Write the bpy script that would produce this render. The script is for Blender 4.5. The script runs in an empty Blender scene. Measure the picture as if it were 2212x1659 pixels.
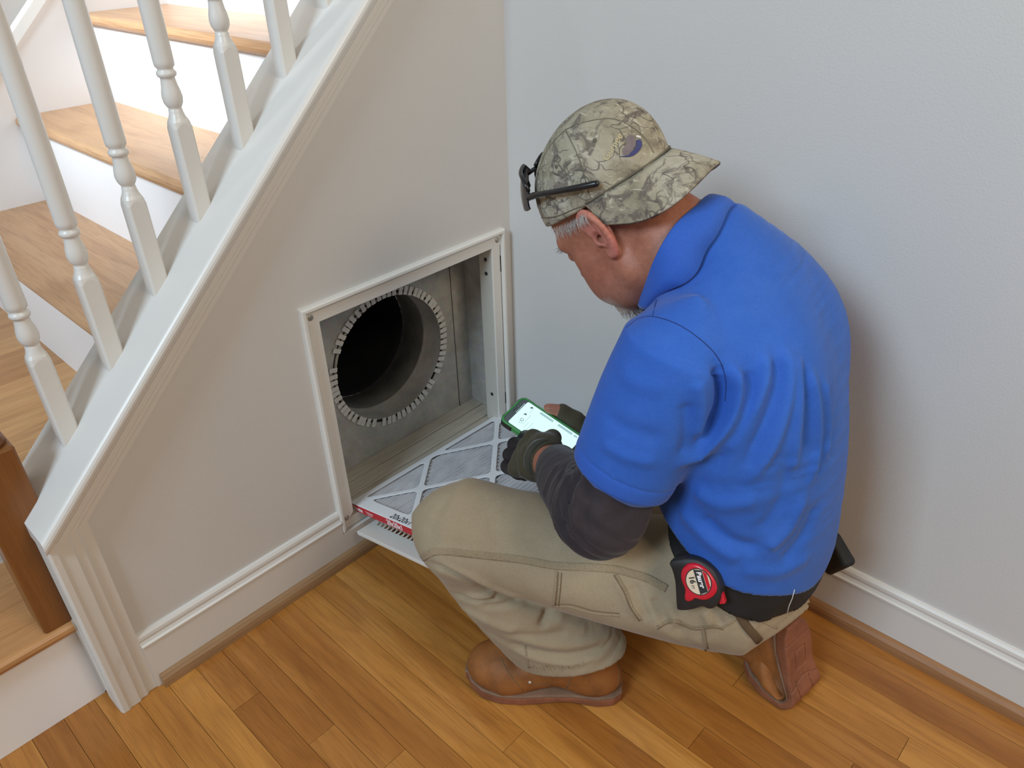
import bpy, bmesh, math, random
import numpy as np
from mathutils import Vector, Matrix
from mathutils.bvhtree import BVHTree

scene = bpy.context.scene
COL = scene.collection
PI = math.pi
random.seed(7)

# ------------------------------------------------------------------ camera
FPX, CX, CY = 1665.06, 1106.0, 829.5
CAM = np.array([-1.284416, -1.233092, 1.316])
AZ, PITCH, ROLL = math.radians(44.058), math.radians(32.023), math.radians(1.817)
_fw = np.array([math.cos(PITCH) * math.cos(AZ), math.cos(PITCH) * math.sin(AZ), -math.sin(PITCH)])
_rt = np.array([math.sin(AZ), -math.cos(AZ), 0.0])
_dn = np.cross(_fw, _rt)
_r2 = _rt * math.cos(ROLL) + _dn * math.sin(ROLL)
_d2 = -_rt * math.sin(ROLL) + _dn * math.cos(ROLL)
cam_data = bpy.data.cameras.new('camera')
cam_data.sensor_width = 36.0
cam_data.lens = FPX / 2212.0 * 36.0
cam_data.clip_start = 0.02
cam = bpy.data.objects.new('camera', cam_data)
COL.objects.link(cam)
cam.matrix_world = Matrix(((_r2[0], -_d2[0], -_fw[0], CAM[0]),
                           (_r2[1], -_d2[1], -_fw[1], CAM[1]),
                           (_r2[2], -_d2[2], -_fw[2], CAM[2]),
                           (0, 0, 0, 1)))
scene.camera = cam

# ------------------------------------------------------------------ view, world and lights
vs = scene.view_settings
vs.view_transform = 'Standard'
vs.look = 'None'
vs.gamma = 1.0
vs.use_curve_mapping = False
vs.exposure = 0.0

world = bpy.data.worlds.new('world')
scene.world = world
world.use_nodes = True
bg = world.node_tree.nodes['Background']
bg.inputs[0].default_value = (1.0, 0.92, 0.82, 1)
bg.inputs[1].default_value = 0.27


def area(name, loc, target, size, size_y, power, color, spread=180):
    d = bpy.data.lights.new(name, 'AREA')
    d.shape = 'RECTANGLE'
    d.size, d.size_y, d.energy, d.color = size, size_y, power, color
    d.spread = math.radians(spread)
    o = bpy.data.objects.new(name, d)
    COL.objects.link(o)
    o.location = loc
    o.rotation_euler = (Vector(target) - Vector(loc)).to_track_quat('-Z', 'Y').to_euler()
    return o


# daylight from the entry window beside the foot of the stairs
area('window_light', (-4.2, -0.90, 3.4), (-0.1, -0.6, 0.7), 1.3, 1.3, 138, (0.64, 0.83, 1.0))
# daylight coming down the stairwell
area('stairwell_light', (-1.75, 1.00, 2.1), (-0.3, 0.80, 1.15), 0.6, 0.6, 6.5, (0.86, 0.93, 1.0), 44)
# ceiling lamp of the room behind the viewer
area('ceiling_light', (-0.6, -2.6, 2.5), (-0.7, -0.2, 0.4), 0.9, 0.9, 30, (1.0, 0.84, 0.64))

# ------------------------------------------------------------------ scene helpers


def tag(o, label=None, cat=None, group=None, kind=None):
    if label:
        o['label'] = label
    if cat:
        o['category'] = cat
    if group:
        o['group'] = group
    if kind:
        o['kind'] = kind
    return o


def empty(name, loc=(0, 0, 0), **kw):
    o = bpy.data.objects.new(name, None)
    o.empty_display_size = 0.05
    COL.objects.link(o)
    o.location = loc
    return tag(o, **kw)


def link(name, me, mat=None, parent=None, smooth=False):
    o = bpy.data.objects.new(name, me)
    COL.objects.link(o)
    if mat is not None and len(me.materials) == 0:
        me.materials.append(mat)
    if smooth:
        me.polygons.foreach_set('use_smooth', [True] * len(me.polygons))
    if parent is not None:
        o.parent = parent
        pl = parent.location
        gp = parent.parent
        off = Vector(pl) + (Vector(gp.location) if gp is not None else Vector((0, 0, 0)))
        o.location = Vector(o.location) - off
    return o


def mesh(verts, faces, name='mesh'):
    me = bpy.data.meshes.new(name)
    me.from_pydata([tuple(map(float, v)) for v in verts], [], [tuple(map(int, f)) for f in faces])
    me.update()
    return me


class MB:
    """collects shapes, build() links them as one mesh object given in world coordinates"""

    def __init__(self):
        self.bm = bmesh.new()

    def box(self, lo, hi, bevel=0.0, seg=2, mtx=None):
        c = [(a + b) / 2 for a, b in zip(lo, hi)]
        s = [abs(b - a) for a, b in zip(lo, hi)]
        r = bmesh.ops.create_cube(self.bm, size=1.0, matrix=Matrix.Translation(c) @ Matrix.Diagonal((*s, 1)))
        if bevel > 0:
            es = list({e for v in r['verts'] for e in v.link_edges})
            q = bmesh.ops.bevel(self.bm, geom=es, offset=bevel, segments=seg, affect='EDGES', profile=0.5)
            vs_ = list({v for f in q['faces'] for v in f.verts} | {v for v in r['verts'] if v.is_valid})
        else:
            vs_ = r['verts']
        if mtx is not None:
            bmesh.ops.transform(self.bm, matrix=mtx, verts=[v for v in vs_ if v.is_valid])
        return self

    def prism(self, pts, axis, a, b):
        """polygon pts (2-D) extruded along axis from a to b; axis 'x': pts=(y,z), 'y': (x,z), 'z': (x,y)"""
        def P(p, t):
            return {'x': (t, p[0], p[1]), 'y': (p[0], t, p[1]), 'z': (p[0], p[1], t)}[axis]
        va = [self.bm.verts.new(P(p, a)) for p in pts]
        vb = [self.bm.verts.new(P(p, b)) for p in pts]
        n = len(pts)
        self.bm.faces.new(va)
        self.bm.faces.new(list(reversed(vb)))
        for i in range(n):
            j = (i + 1) % n
            self.bm.faces.new((va[j], va[i], vb[i], vb[j]))
        bmesh.ops.recalc_face_normals(self.bm, faces=self.bm.faces)
        return self

    def loft(self, rings, cap=True, closed=True):
        vr = [[self.bm.verts.new(tuple(map(float, p))) for p in r] for r in rings]
        n = len(rings[0])
        for a, b in zip(vr[:-1], vr[1:]):
            for i in range(n if closed else n - 1):
                j = (i + 1) % n
                self.bm.faces.new((a[i], a[j], b[j], b[i]))
        if cap and closed:
            self.bm.faces.new(list(reversed(vr[0])))
            self.bm.faces.new(vr[-1])
        return self

    def tube(self, pts, r, n=8, cap=True):
        pts = [Vector(map(float, p)) for p in pts]
        rr = r if hasattr(r, '__len__') else [r] * len(pts)
        up = Vector((0, 0, 1))
        rings = []
        prev = None
        for i, p in enumerate(pts):
            t = (pts[min(i + 1, len(pts) - 1)] - pts[max(i - 1, 0)])
            t = t.normalized() if t.length > 1e-9 else Vector((0, 0, 1))
            if prev is None:
                a = t.cross(up if abs(t.z) < 0.95 else Vector((1, 0, 0))).normalized()
            else:
                a = (prev - t * prev.dot(t)).normalized()
            prev = a
            b = t.cross(a)
            rings.append([p + (a * math.cos(2 * PI * k / n) + b * math.sin(2 * PI * k / n)) * rr[i] for k in range(n)])
        return self.loft(rings, cap)

    def lathe(self, prof, center, n=20, axis=None):
        """profile [(r, h)] turned about +Z (or axis) at center"""
        c = Vector(center)
        if axis is None:
            A, B_, Z = Vector((1, 0, 0)), Vector((0, 1, 0)), Vector((0, 0, 1))
        else:
            Z = Vector(axis).normalized()
            A = Z.cross(Vector((0, 0, 1)) if abs(Z.z) < 0.9 else Vector((1, 0, 0))).normalized()
            B_ = Z.cross(A)
        rings = [[c + A * (r * math.cos(2 * PI * k / n)) + B_ * (r * math.sin(2 * PI * k / n)) + Z * h for k in range(n)] for r, h in prof]
        return self.loft(rings)

    def quad(self, a, b, c, d):
        self.bm.faces.new([self.bm.verts.new(tuple(map(float, p))) for p in (a, b, c, d)])
        return self

    def mesh(self, name='mesh'):
        bmesh.ops.recalc_face_normals(self.bm, faces=self.bm.faces)
        me = bpy.data.meshes.new(name)
        self.bm.to_mesh(me)
        self.bm.free()
        return me

    def build(self, name, mat, parent=None, smooth=False):
        return link(name, self.mesh(name), mat, parent, smooth)


# ------------------------------------------------------------------ materials
MATS = {}


class NT:
    def __init__(self, name):
        self.m = bpy.data.materials.new(name)
        self.m.use_nodes = True
        self.t = self.m.node_tree
        self.b = self.t.nodes['Principled BSDF']
        MATS[name] = self.m

    def n(self, kind, **kw):
        nd = self.t.nodes.new(kind)
        for k, v in kw.items():
            if k.startswith('_'):
                setattr(nd, k[1:], v)
            else:
                key = k.replace('__', ' ')
                nd.inputs[int(key[1:]) if key[0] == 'i' and key[1:].isdigit() else key].default_value = v
        return nd

    def l(self, a, b):
        self.t.links.new(a, b)
        return self

    def coord(self, kind='Object', scale=(1, 1, 1), rnd=0.0, rot=(0, 0, 0)):
        tc = self.n('ShaderNodeTexCoord')
        mp = self.n('ShaderNodeMapping')
        mp.inputs['Scale'].default_value = scale
        mp.inputs['Rotation'].default_value = rot
        src = tc.outputs[kind]
        if rnd:
            oi = self.n('ShaderNodeObjectInfo')
            mu = self.n('ShaderNodeMath', _operation='MULTIPLY')
            mu.inputs[1].default_value = rnd
            self.l(oi.outputs['Random'], mu.inputs[0])
            ad = self.n('ShaderNodeVectorMath', _operation='ADD')
            self.l(src, ad.inputs[0]).l(mu.outputs[0], ad.inputs[1])
            src = ad.outputs[0]
        self.l(src, mp.inputs['Vector'])
        return mp.outputs[0]

    def noise(self, vec, scale, detail=4.0, rough=0.5, dist=0.0, out='Fac'):
        nd = self.n('ShaderNodeTexNoise')
        nd.inputs['Scale'].default_value = scale
        nd.inputs['Detail'].default_value = detail
        nd.inputs['Roughness'].default_value = rough
        nd.inputs['Distortion'].default_value = dist
        self.l(vec, nd.inputs['Vector'])
        return nd.outputs[out]

    def ramp(self, fac, stops, interp='LINEAR'):
        nd = self.n('ShaderNodeValToRGB')
        cr = nd.color_ramp
        cr.interpolation = interp
        while len(cr.elements) < len(stops):
            cr.elements.new(0.5)
        for e, (p, c) in zip(cr.elements, stops):
            e.position = p
            e.color = (*c, 1) if len(c) == 3 else c
        self.l(fac, nd.inputs[0])
        return nd.outputs[0]

    def mix(self, fac, a, b, mode='MIX'):
        nd = self.n('ShaderNodeMix', _data_type='RGBA', _blend_type=mode)
        for sock, v in ((nd.inputs[0], fac), (nd.inputs[6], a), (nd.inputs[7], b)):
            if isinstance(v, (int, float)):
                sock.default_value = v
            elif isinstance(v, tuple):
                sock.default_value = (*v, 1) if len(v) == 3 else v
            else:
                self.l(v, sock)
        return nd.outputs[2]

    def math(self, op, a, b=0.0):
        nd = self.n('ShaderNodeMath', _operation=op)
        for sock, v in ((nd.inputs[0], a), (nd.inputs[1], b)):
            if isinstance(v, (int, float)):
                sock.default_value = v
            else:
                self.l(v, sock)
        return nd.outputs[0]

    def bump(self, h, strength=0.3, dist=0.002, prev=None):
        nd = self.n('ShaderNodeBump')
        nd.inputs['Strength'].default_value = strength
        nd.inputs['Distance'].default_value = dist
        self.l(h, nd.inputs['Height'])
        if prev is not None:
            self.l(prev, nd.inputs['Normal'])
        return nd.outputs[0]

    def done(self, col=None, rough=0.5, metal=0.0, normal=None, spec=0.5, emit=None, estr=0.0, sheen=0.0, alpha=None, sss=0.0):
        b = self.b
        if col is not None:
            if isinstance(col, tuple):
                b.inputs['Base Color'].default_value = (*col, 1)
            else:
                self.l(col, b.inputs['Base Color'])
        if isinstance(rough, (int, float)):
            b.inputs['Roughness'].default_value = rough
        else:
            self.l(rough, b.inputs['Roughness'])
        b.inputs['Metallic'].default_value = metal
        b.inputs['Specular IOR Level'].default_value = spec
        if normal is not None:
            self.l(normal, b.inputs['Normal'])
        if emit is not None:
            if isinstance(emit, tuple):
                b.inputs['Emission Color'].default_value = (*emit, 1)
            else:
                self.l(emit, b.inputs['Emission Color'])
            b.inputs['Emission Strength'].default_value = estr
        if sheen:
            b.inputs['Sheen Weight'].default_value = sheen
            b.inputs['Sheen Roughness'].default_value = 0.4
        if sss:
            b.inputs['Subsurface Weight'].default_value = sss
            b.inputs['Subsurface Radius'].default_value = (0.012, 0.005, 0.003)
            b.inputs['Subsurface Scale'].default_value = 0.4
        return self.m


def plain(name, col, rough=0.5, metal=0.0, var=0.06, spec=0.5, vscale=30, bump=0.0):
    t = NT(name)
    v = t.coord()
    nz = t.noise(v, vscale, 4, 0.6)
    lo = tuple(c * (1 - var) for c in col)
    hi = tuple(min(1, c * (1 + var)) for c in col)
    c = t.ramp(nz, [(0.3, lo), (0.7, hi)])
    nrm = t.bump(t.noise(v, vscale * 8, 3), bump, 0.001) if bump else None
    return t.done(c, rough, metal, nrm, spec)


def paint(name, col, rough, bs, scale, grime=0.0):
    t = NT(name)
    v = t.coord('Object')
    nz = t.noise(v, 1.5, 3)
    c = t.ramp(nz, [(0.3, tuple(x * 0.97 for x in col)), (0.7, tuple(min(1, x * 1.02) for x in col))])
    if grime:
        g = t.ramp(t.noise(v, 14, 6, 0.65), [(0.60, (1, 1, 1)), (0.78, (0.80, 0.75, 0.68))])
        c = t.mix(grime, c, g, 'MULTIPLY')
    n1 = t.bump(t.noise(v, scale, 2, 0.5), bs, 0.0012)
    return t.done(c, rough, 0, n1, 0.4)


M_WALL = paint('wall_paint', (0.62, 0.605, 0.585), 0.7, 0.25, 260)
M_TRIM = paint('trim_paint', (0.68, 0.66, 0.625), 0.32, 0.05, 60)
M_TRIMOLD = paint('old_trim_paint', (0.68, 0.65, 0.60), 0.4, 0.15, 90, 0.7)
M_RISER = paint('riser_paint', (0.86, 0.85, 0.85), 0.4, 0.05, 60)


def oak(name, stops, grain_axis, rough=0.3, rnd=31.0, fig=1.0, coord='Object', tone=0.5, fscale=1.0):
    t = NT(name)
    ax = {'x': 0, 'y': 1, 'z': 2}[grain_axis]
    sc = [1.0, 1.0, 1.0]
    sc[ax] = 0.10
    v = t.coord(coord, tuple(sc), rnd)
    sc2 = [1.0, 1.0, 1.0]
    sc2[ax] = 0.03
    v2 = t.coord(coord, tuple(sc2), rnd)
    broad = t.noise(v, 16 * fscale, 3, 0.5, 0.6)
    # growth-ring figure: bands of a distorted field
    ring = t.math('FRACT', t.math('MULTIPLY', t.noise(v, 9 * fscale, 2, 0.4, 0.25), 9.0))
    ringf = t.ramp(ring, [(0.0, (0, 0, 0)), (0.55, (0.25, 0.25, 0.25)), (0.86, (1, 1, 1)), (1.0, (0, 0, 0))])
    pore = t.noise(v2, 420, 2, 0.6)
    poref = t.ramp(pore, [(0.50, (0, 0, 0)), (0.66, (1, 1, 1))])
    col = t.ramp(broad, stops)
    col = t.mix(t.math('MULTIPLY', ringf, 0.30 * fig), col, t.mix(0.62, col, (0.14, 0.045, 0.010)))
    col = t.mix(t.math('MULTIPLY', poref, 0.28), col, (0.13, 0.045, 0.012))
    if rnd:
        oi = t.n('ShaderNodeObjectInfo')
        tint = t.ramp(oi.outputs['Random'], [(0.0, (0.72, 0.62, 0.56)), (0.35, (0.95, 0.92, 0.88)), (0.7, (1.08, 1.10, 1.08)), (1.0, (1.24, 1.34, 1.40))])
        col = t.mix(tone, col, t.mix(1.0, col, tint, 'MULTIPLY'))
    rg = t.math('ADD', t.math('MULTIPLY', t.noise(v, 30, 3), 0.16), rough - 0.08)
    nb = t.bump(pore, 0.08, 0.0006)
    return t.done(col, rg, 0, nb, 0.45)


M_FLOOR = oak('oak_floor', [(0.25, (0.33, 0.125, 0.024)), (0.5, (0.44, 0.183, 0.038)), (0.75, (0.53, 0.242, 0.060))], 'y', 0.27, tone=0.85, fscale=1.3)
M_TREAD = oak('oak_tread', [(0.25, (0.48, 0.26, 0.125)), (0.5, (0.55, 0.32, 0.165)), (0.75, (0.60, 0.37, 0.20))], 'y', 0.36, tone=0.35)
M_TREADX = oak('oak_landing', [(0.25, (0.47, 0.23, 0.085)), (0.5, (0.56, 0.29, 0.115)), (0.75, (0.62, 0.34, 0.14))], 'x', 0.33, tone=0.35)
M_SHOE = oak('oak_shoe', [(0.25, (0.27, 0.155, 0.075)), (0.5, (0.35, 0.21, 0.105)), (0.75, (0.42, 0.26, 0.135))], 'x', 0.45, tone=0.2, fig=0.5)
M_SHOEY = oak('oak_shoe_dark', [(0.25, (0.26, 0.125, 0.050)), (0.5, (0.34, 0.17, 0.072)), (0.75, (0.40, 0.21, 0.095))], 'y', 0.4, tone=0.2, fig=0.5)
M_NEWEL = oak('dark_oak', [(0.25, (0.125, 0.044, 0.011)), (0.5, (0.185, 0.068, 0.017)), (0.75, (0.24, 0.095, 0.026))], 'z', 0.33, tone=0.2)
# ------------------------------------------------------------------ implicit-surface toolkit (garments, body, gloves, boots)


def px_ray(px, py):
    d = _r2 * ((px - CX) / FPX) + _d2 * ((py - CY) / FPX) + _fw
    return d / np.linalg.norm(d)


def smin(a, b, k):
    h = np.maximum(k - np.abs(a - b), 0.0) / k
    return np.minimum(a, b) - h * h * k * 0.25


def smax(a, b, k):
    return -smin(-a, -b, k)


def s_seg(p, a, b, ra, rb=None):
    rb = ra if rb is None else rb
    a, b = np.asarray(a, float), np.asarray(b, float)
    ab = b - a
    q = p - a
    t = np.clip((q @ ab) / max(ab @ ab, 1e-12), 0, 1)
    return np.linalg.norm(q - t[:, None] * ab, axis=1) - (ra + t * (rb - ra))


def s_chain(p, pts, rad, k=0.01):
    d = None
    for i in range(len(pts) - 1):
        e = s_seg(p, pts[i], pts[i + 1], rad[i], rad[i + 1])
        d = e if d is None else smin(d, e, k)
    return d


def s_ell(p, c, r):
    q = (p - np.asarray(c, float)) / np.asarray(r, float)
    k0 = np.linalg.norm(q, axis=1)
    k1 = np.linalg.norm(q / np.asarray(r, float), axis=1)
    return k0 * (k0 - 1.0) / np.maximum(k1, 1e-9)


def s_box(p, c, h, r=0.0, M=None):
    q = p - np.asarray(c, float)
    if M is not None:
        q = q @ M
    q = np.abs(q) - (np.asarray(h, float) - r)
    return np.linalg.norm(np.maximum(q, 0), axis=1) + np.minimum(q.max(axis=1), 0) - r


def s_plane(p, c, n):
    n = np.asarray(n, float)
    n = n / np.linalg.norm(n)
    return (p - np.asarray(c, float)) @ n


def crom(P, m):
    P = np.asarray(P, float)
    if P.ndim == 1:
        P = P[:, None]
    n = len(P)
    t = np.linspace(0, n - 1, m)
    i = np.clip(t.astype(int), 0, n - 2)
    u = (t - i)[:, None]
    g = lambda j: P[np.clip(j, 0, n - 1)]
    p0, p1, p2, p3 = g(i - 1), g(i), g(i + 1), g(i + 2)
    return 0.5 * ((2 * p1) + (-p0 + p2) * u + (2 * p0 - 5 * p1 + 4 * p2 - p3) * u * u + (-p0 + 3 * p1 - 3 * p2 + p3) * u ** 3)


def s_etube(p, C, lat, A, B, m=None, power=2.0):
    """tube of elliptical section: C centres, lat side vectors, A half width along lat, B half depth"""
    m = m or (len(C) - 1) * 3 + 1
    C = crom(C, m)
    lat = crom(np.asarray(lat, float) if np.ndim(lat) > 1 else np.tile(lat, (2, 1)), m) if np.ndim(lat) > 1 else np.tile(np.asarray(lat, float), (m, 1))
    A, B = crom(A, m)[:, 0], crom(B, m)[:, 0]
    best = np.full(len(p), 1e9)
    bi = np.zeros(len(p), int)
    bt = np.zeros(len(p))
    for i in range(m - 1):
        ab = C[i + 1] - C[i]
        q = p - C[i]
        t = (q @ ab) / max(ab @ ab, 1e-12)
        lo = -1e9 if False else 0.0
        t = np.clip(t, lo, 1)
        d = np.linalg.norm(q - t[:, None] * ab, axis=1)
        s = d < best
        best[s] = d[s]
        bi[s] = i
        bt[s] = t[s]
    c = C[bi] + bt[:, None] * (C[bi + 1] - C[bi])
    T = np.gradient(C, axis=0)
    T /= np.linalg.norm(T, axis=1)[:, None]
    tt = T[bi] + bt[:, None] * (T[bi + 1] - T[bi])
    tt /= np.linalg.norm(tt, axis=1)[:, None]
    ll = lat[bi] + bt[:, None] * (lat[bi + 1] - lat[bi])
    ll = ll - (ll * tt).sum(1)[:, None] * tt
    ll /= np.maximum(np.linalg.norm(ll, axis=1), 1e-9)[:, None]
    vv = np.cross(tt, ll)
    a = A[bi] + bt * (A[bi + 1] - A[bi])
    b = B[bi] + bt * (B[bi + 1] - B[bi])
    q = p - c
    u, v, w = (q * ll).sum(1), (q * vv).sum(1), (q * tt).sum(1)
    k0 = (np.abs(u / a) ** power + np.abs(v / b) ** power) ** (1 / power)
    k1 = np.sqrt((u / a ** 2) ** 2 + (v / b ** 2) ** 2)
    d2 = k0 * (k0 - 1) / np.maximum(k1, 1e-9)
    d2 = np.where(k0 < 1e-3, -np.minimum(a, b), d2)
    return np.hypot(np.maximum(d2, 0), np.abs(w)) + np.minimum(d2, 0)


def iso_mesh(fn, lo, hi, h, factor=4):
    """naive surface nets of fn(points) < 0 on a grid of step h; coarse pass first"""
    lo, hi = np.asarray(lo, float), np.asarray(hi, float)
    nc = np.ceil((hi - lo) / (h * factor)).astype(int) + 1
    ax = [lo[i] + (np.arange(nc[i]) + 0.5) * h * factor - 0.5 * h for i in range(3)]
    g = np.stack(np.meshgrid(*ax, indexing='ij'), -1).reshape(-1, 3)
    fc = np.concatenate([fn(c) for c in np.array_split(g, max(1, len(g) // 200000))]).reshape(nc).astype(np.float32)
    f = fc.repeat(factor, 0).repeat(factor, 1).repeat(factor, 2)
    near = np.abs(f) < h * factor * 1.7
    idx = np.argwhere(near)
    pts = lo + idx * h
    out = np.empty(len(pts), np.float32)
    for s in range(0, len(pts), 300000):
        out[s:s + 300000] = fn(pts[s:s + 300000])
    f[near] = out
    # no crossing on the outermost layer
    f[0], f[-1], f[:, 0], f[:, -1], f[:, :, 0], f[:, :, -1] = [np.maximum(v, 1e-4) for v in (f[0], f[-1], f[:, 0], f[:, -1], f[:, :, 0], f[:, :, -1])]
    sg = f < 0
    nx, ny, nz = [n - 1 for n in f.shape]
    cnt = np.zeros((nx, ny, nz), np.int8)
    for dx in (0, 1):
        for dy in (0, 1):
            for dz in (0, 1):
                cnt += sg[dx:dx + nx, dy:dy + ny, dz:dz + nz]
    act = (cnt > 0) & (cnt < 8)
    ci = np.argwhere(act)
    vid = np.full((nx, ny, nz), -1, np.int32)
    vid[act] = np.arange(len(ci))
    acc = np.zeros((len(ci), 3))
    num = np.zeros(len(ci))
    for axis in range(3):
        o = [(0, 0), (0, 1), (1, 0), (1, 1)]
        for a, b in o:
            d = [0, 0, 0]
            others = [i for i in range(3) if i != axis]
            d[others[0]], d[others[1]] = a, b
            p0 = ci + d
            p1 = p0.copy()
            p1[:, axis] += 1
            v0 = f[p0[:, 0], p0[:, 1], p0[:, 2]]
            v1 = f[p1[:, 0], p1[:, 1], p1[:, 2]]
            x = (v0 < 0) != (v1 < 0)
            t = np.where(x, v0 / np.where(x, v0 - v1, 1), 0)
            pos = np.array(d, float)[None].repeat(len(ci), 0)
            pos[:, axis] += t
            acc += pos * x[:, None]
            num += x
    verts = lo + (ci + acc / num[:, None]) * h
    faces = []
    for axis in range(3):
        u, w = [i for i in range(3) if i != axis]
        s0 = [slice(1, -1)] * 3
        s1 = [slice(1, -1)] * 3
        s0[axis], s1[axis] = slice(0, -1), slice(1, None)
        a, b = sg[tuple(s0)], sg[tuple(s1)]
        e = np.argwhere(a != b)
        base = e.copy()
        base[:, u] += 1
        base[:, w] += 1
        inside = a[e[:, 0], e[:, 1], e[:, 2]]

        def cell(du, dw):
            q = base.copy()
            q[:, u] += du
            q[:, w] += dw
            return vid[q[:, 0], q[:, 1], q[:, 2]]
        q = np.stack([cell(-1, -1), cell(0, -1), cell(0, 0), cell(-1, 0)], 1)
        flip_ = inside if axis != 1 else ~inside
        q[~flip_] = q[~flip_][:, ::-1]
        faces.append(q)
    faces = np.concatenate(faces)
    faces = faces[(faces >= 0).all(1)]
    return verts, faces


def np_mesh(name, verts, faces, smooth=True):
    me = bpy.data.meshes.new(name)
    nv, nf = len(verts), len(faces)
    k = faces.shape[1]
    me.vertices.add(nv)
    me.vertices.foreach_set('co', np.ascontiguousarray(verts, np.float32).ravel())
    me.loops.add(nf * k)
    me.loops.foreach_set('vertex_index', np.ascontiguousarray(faces, np.int32).ravel())
    me.polygons.add(nf)
    me.polygons.foreach_set('loop_start', np.arange(0, nf * k, k, dtype=np.int32))
    me.polygons.foreach_set('loop_total', np.full(nf, k, np.int32))
    me.polygons.foreach_set('use_smooth', np.full(nf, smooth))
    me.update(calc_edges=True)
    return me


def relax(verts, faces, it=2, lam=0.5):
    e = np.concatenate([faces[:, [0, 1]], faces[:, [1, 2]], faces[:, [2, 3]], faces[:, [3, 0]]])
    n = len(verts)
    deg = np.bincount(e[:, 0], minlength=n) + np.bincount(e[:, 1], minlength=n)
    for k in range(it):
        for L in (lam, -lam * 1.03):
            s = np.zeros_like(verts)
            for c in range(3):
                s[:, c] = np.bincount(e[:, 0], verts[e[:, 1], c], n) + np.bincount(e[:, 1], verts[e[:, 0], c], n)
            verts = verts + L * (s / np.maximum(deg, 1)[:, None] - verts)
    return verts


def normals(verts, faces):
    a = verts[faces[:, 2]] - verts[faces[:, 0]]
    b = verts[faces[:, 3]] - verts[faces[:, 1]]
    fnrm = np.cross(a, b)
    n = np.zeros_like(verts)
    for k in range(4):
        for c in range(3):
            n[:, c] += np.bincount(faces[:, k], fnrm[:, c], len(verts))
    return n / np.maximum(np.linalg.norm(n, axis=1), 1e-12)[:, None]


def poly_dist(p, pts):
    """distance to a polyline and parameter 0..1 along it"""
    best = np.full(len(p), 1e9)
    par = np.zeros(len(p))
    pts = np.asarray(pts, float)
    m = len(pts) - 1
    for i in range(m):
        ab = pts[i + 1] - pts[i]
        q = p - pts[i]
        t = np.clip((q @ ab) / max(ab @ ab, 1e-12), 0, 1)
        d = np.linalg.norm(q - t[:, None] * ab, axis=1)
        s = d < best
        best[s] = d[s]
        par[s] = (i + t[s]) / m
    return best, par


def bvh_of(verts, faces):
    return BVHTree.FromPolygons([tuple(v) for v in verts.tolist()], faces.tolist())


def shoot(bvh, px, py):
    h = bvh.ray_cast(Vector(CAM), Vector(px_ray(px, py)))
    return (np.array(h[0]), np.array(h[1])) if h[0] is not None else (None, None)


def trace(bvh, pix, step=14.0):
    """run a pixel polyline over a surface: list of points, list of normals (a real line on the cloth)"""
    out, nrm = [], []
    P = np.asarray(pix, float)
    seg = np.linalg.norm(np.diff(P, axis=0), axis=1).sum()
    Q = crom(P, max(3, int(seg / step)))
    for x, y in Q:
        a, b = shoot(bvh, x, y)
        if a is not None:
            if out and np.linalg.norm(a - out[-1]) > 0.08:
                continue
            out.append(a)
            nrm.append(b)
    return out, nrm


def folds(verts, faces, items):
    """cloth folds: items = (pixel polyline, height, width); height < 0 digs a crease"""
    bvh = bvh_of(verts, faces)
    n0 = normals(verts, faces)
    disp = np.zeros(len(verts))
    for pix, amp, wid in items:
        pts, nr = trace(bvh, pix)
        if len(pts) < 2:
            continue
        pts = np.array(pts)
        nr = np.array(nr)
        lo, hi = pts.min(0) - 3 * wid, pts.max(0) + 3 * wid
        sel = np.where(((verts > lo) & (verts < hi)).all(1))[0]
        if not len(sel):
            continue
        d, t = poly_dist(verts[sel], pts)
        ni = nr[np.clip((t * (len(nr) - 1)).round().astype(int), 0, len(nr) - 1)]
        face = np.clip((n0[sel] * ni).sum(1) * 1.6, 0, 1)
        taper = np.clip(np.minimum(t, 1 - t) * 5 + 0.25, 0, 1)
        disp[sel] += amp * np.exp(-(d / wid) ** 2) * taper * face
    return verts + n0 * disp[:, None]


def strip_on(bvh, pix, width, lift, name, mat, parent, step=8.0, thick=0.0):
    """flat band (seam, tape, strap) following a surface"""
    pts, nr = trace(bvh, pix, step)
    if len(pts) < 2:
        return None
    P, Nn = np.array(pts), np.array(nr)
    T = np.gradient(P, axis=0)
    T /= np.linalg.norm(T, axis=1)[:, None]
    for k in range(2):
        Nn[1:-1] = (Nn[:-2] + Nn[1:-1] + Nn[2:]) / 3
        Nn /= np.linalg.norm(Nn, axis=1)[:, None]
    S_ = np.cross(T, Nn)
    rings = []
    for p, n, s in zip(P, Nn, S_):
        a, b = p + s * width / 2, p - s * width / 2
        rings.append([a - n * 0.002, a + n * lift * 0.6, p + s * width * 0.3 + n * lift, p - s * width * 0.3 + n * lift, b + n * lift * 0.6, b - n * 0.002])
    return MB().loft(rings).build(name, mat, parent, True)


def tube_on(bvh, pix, r, name, mat, parent, step=8.0, lift=0.0):
    pts, nr = trace(bvh, pix, step)
    if len(pts) < 2:
        return None
    return MB().tube([p + n * lift for p, n in zip(pts, nr)], r, 6).build(name, mat, parent, True)
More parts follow.
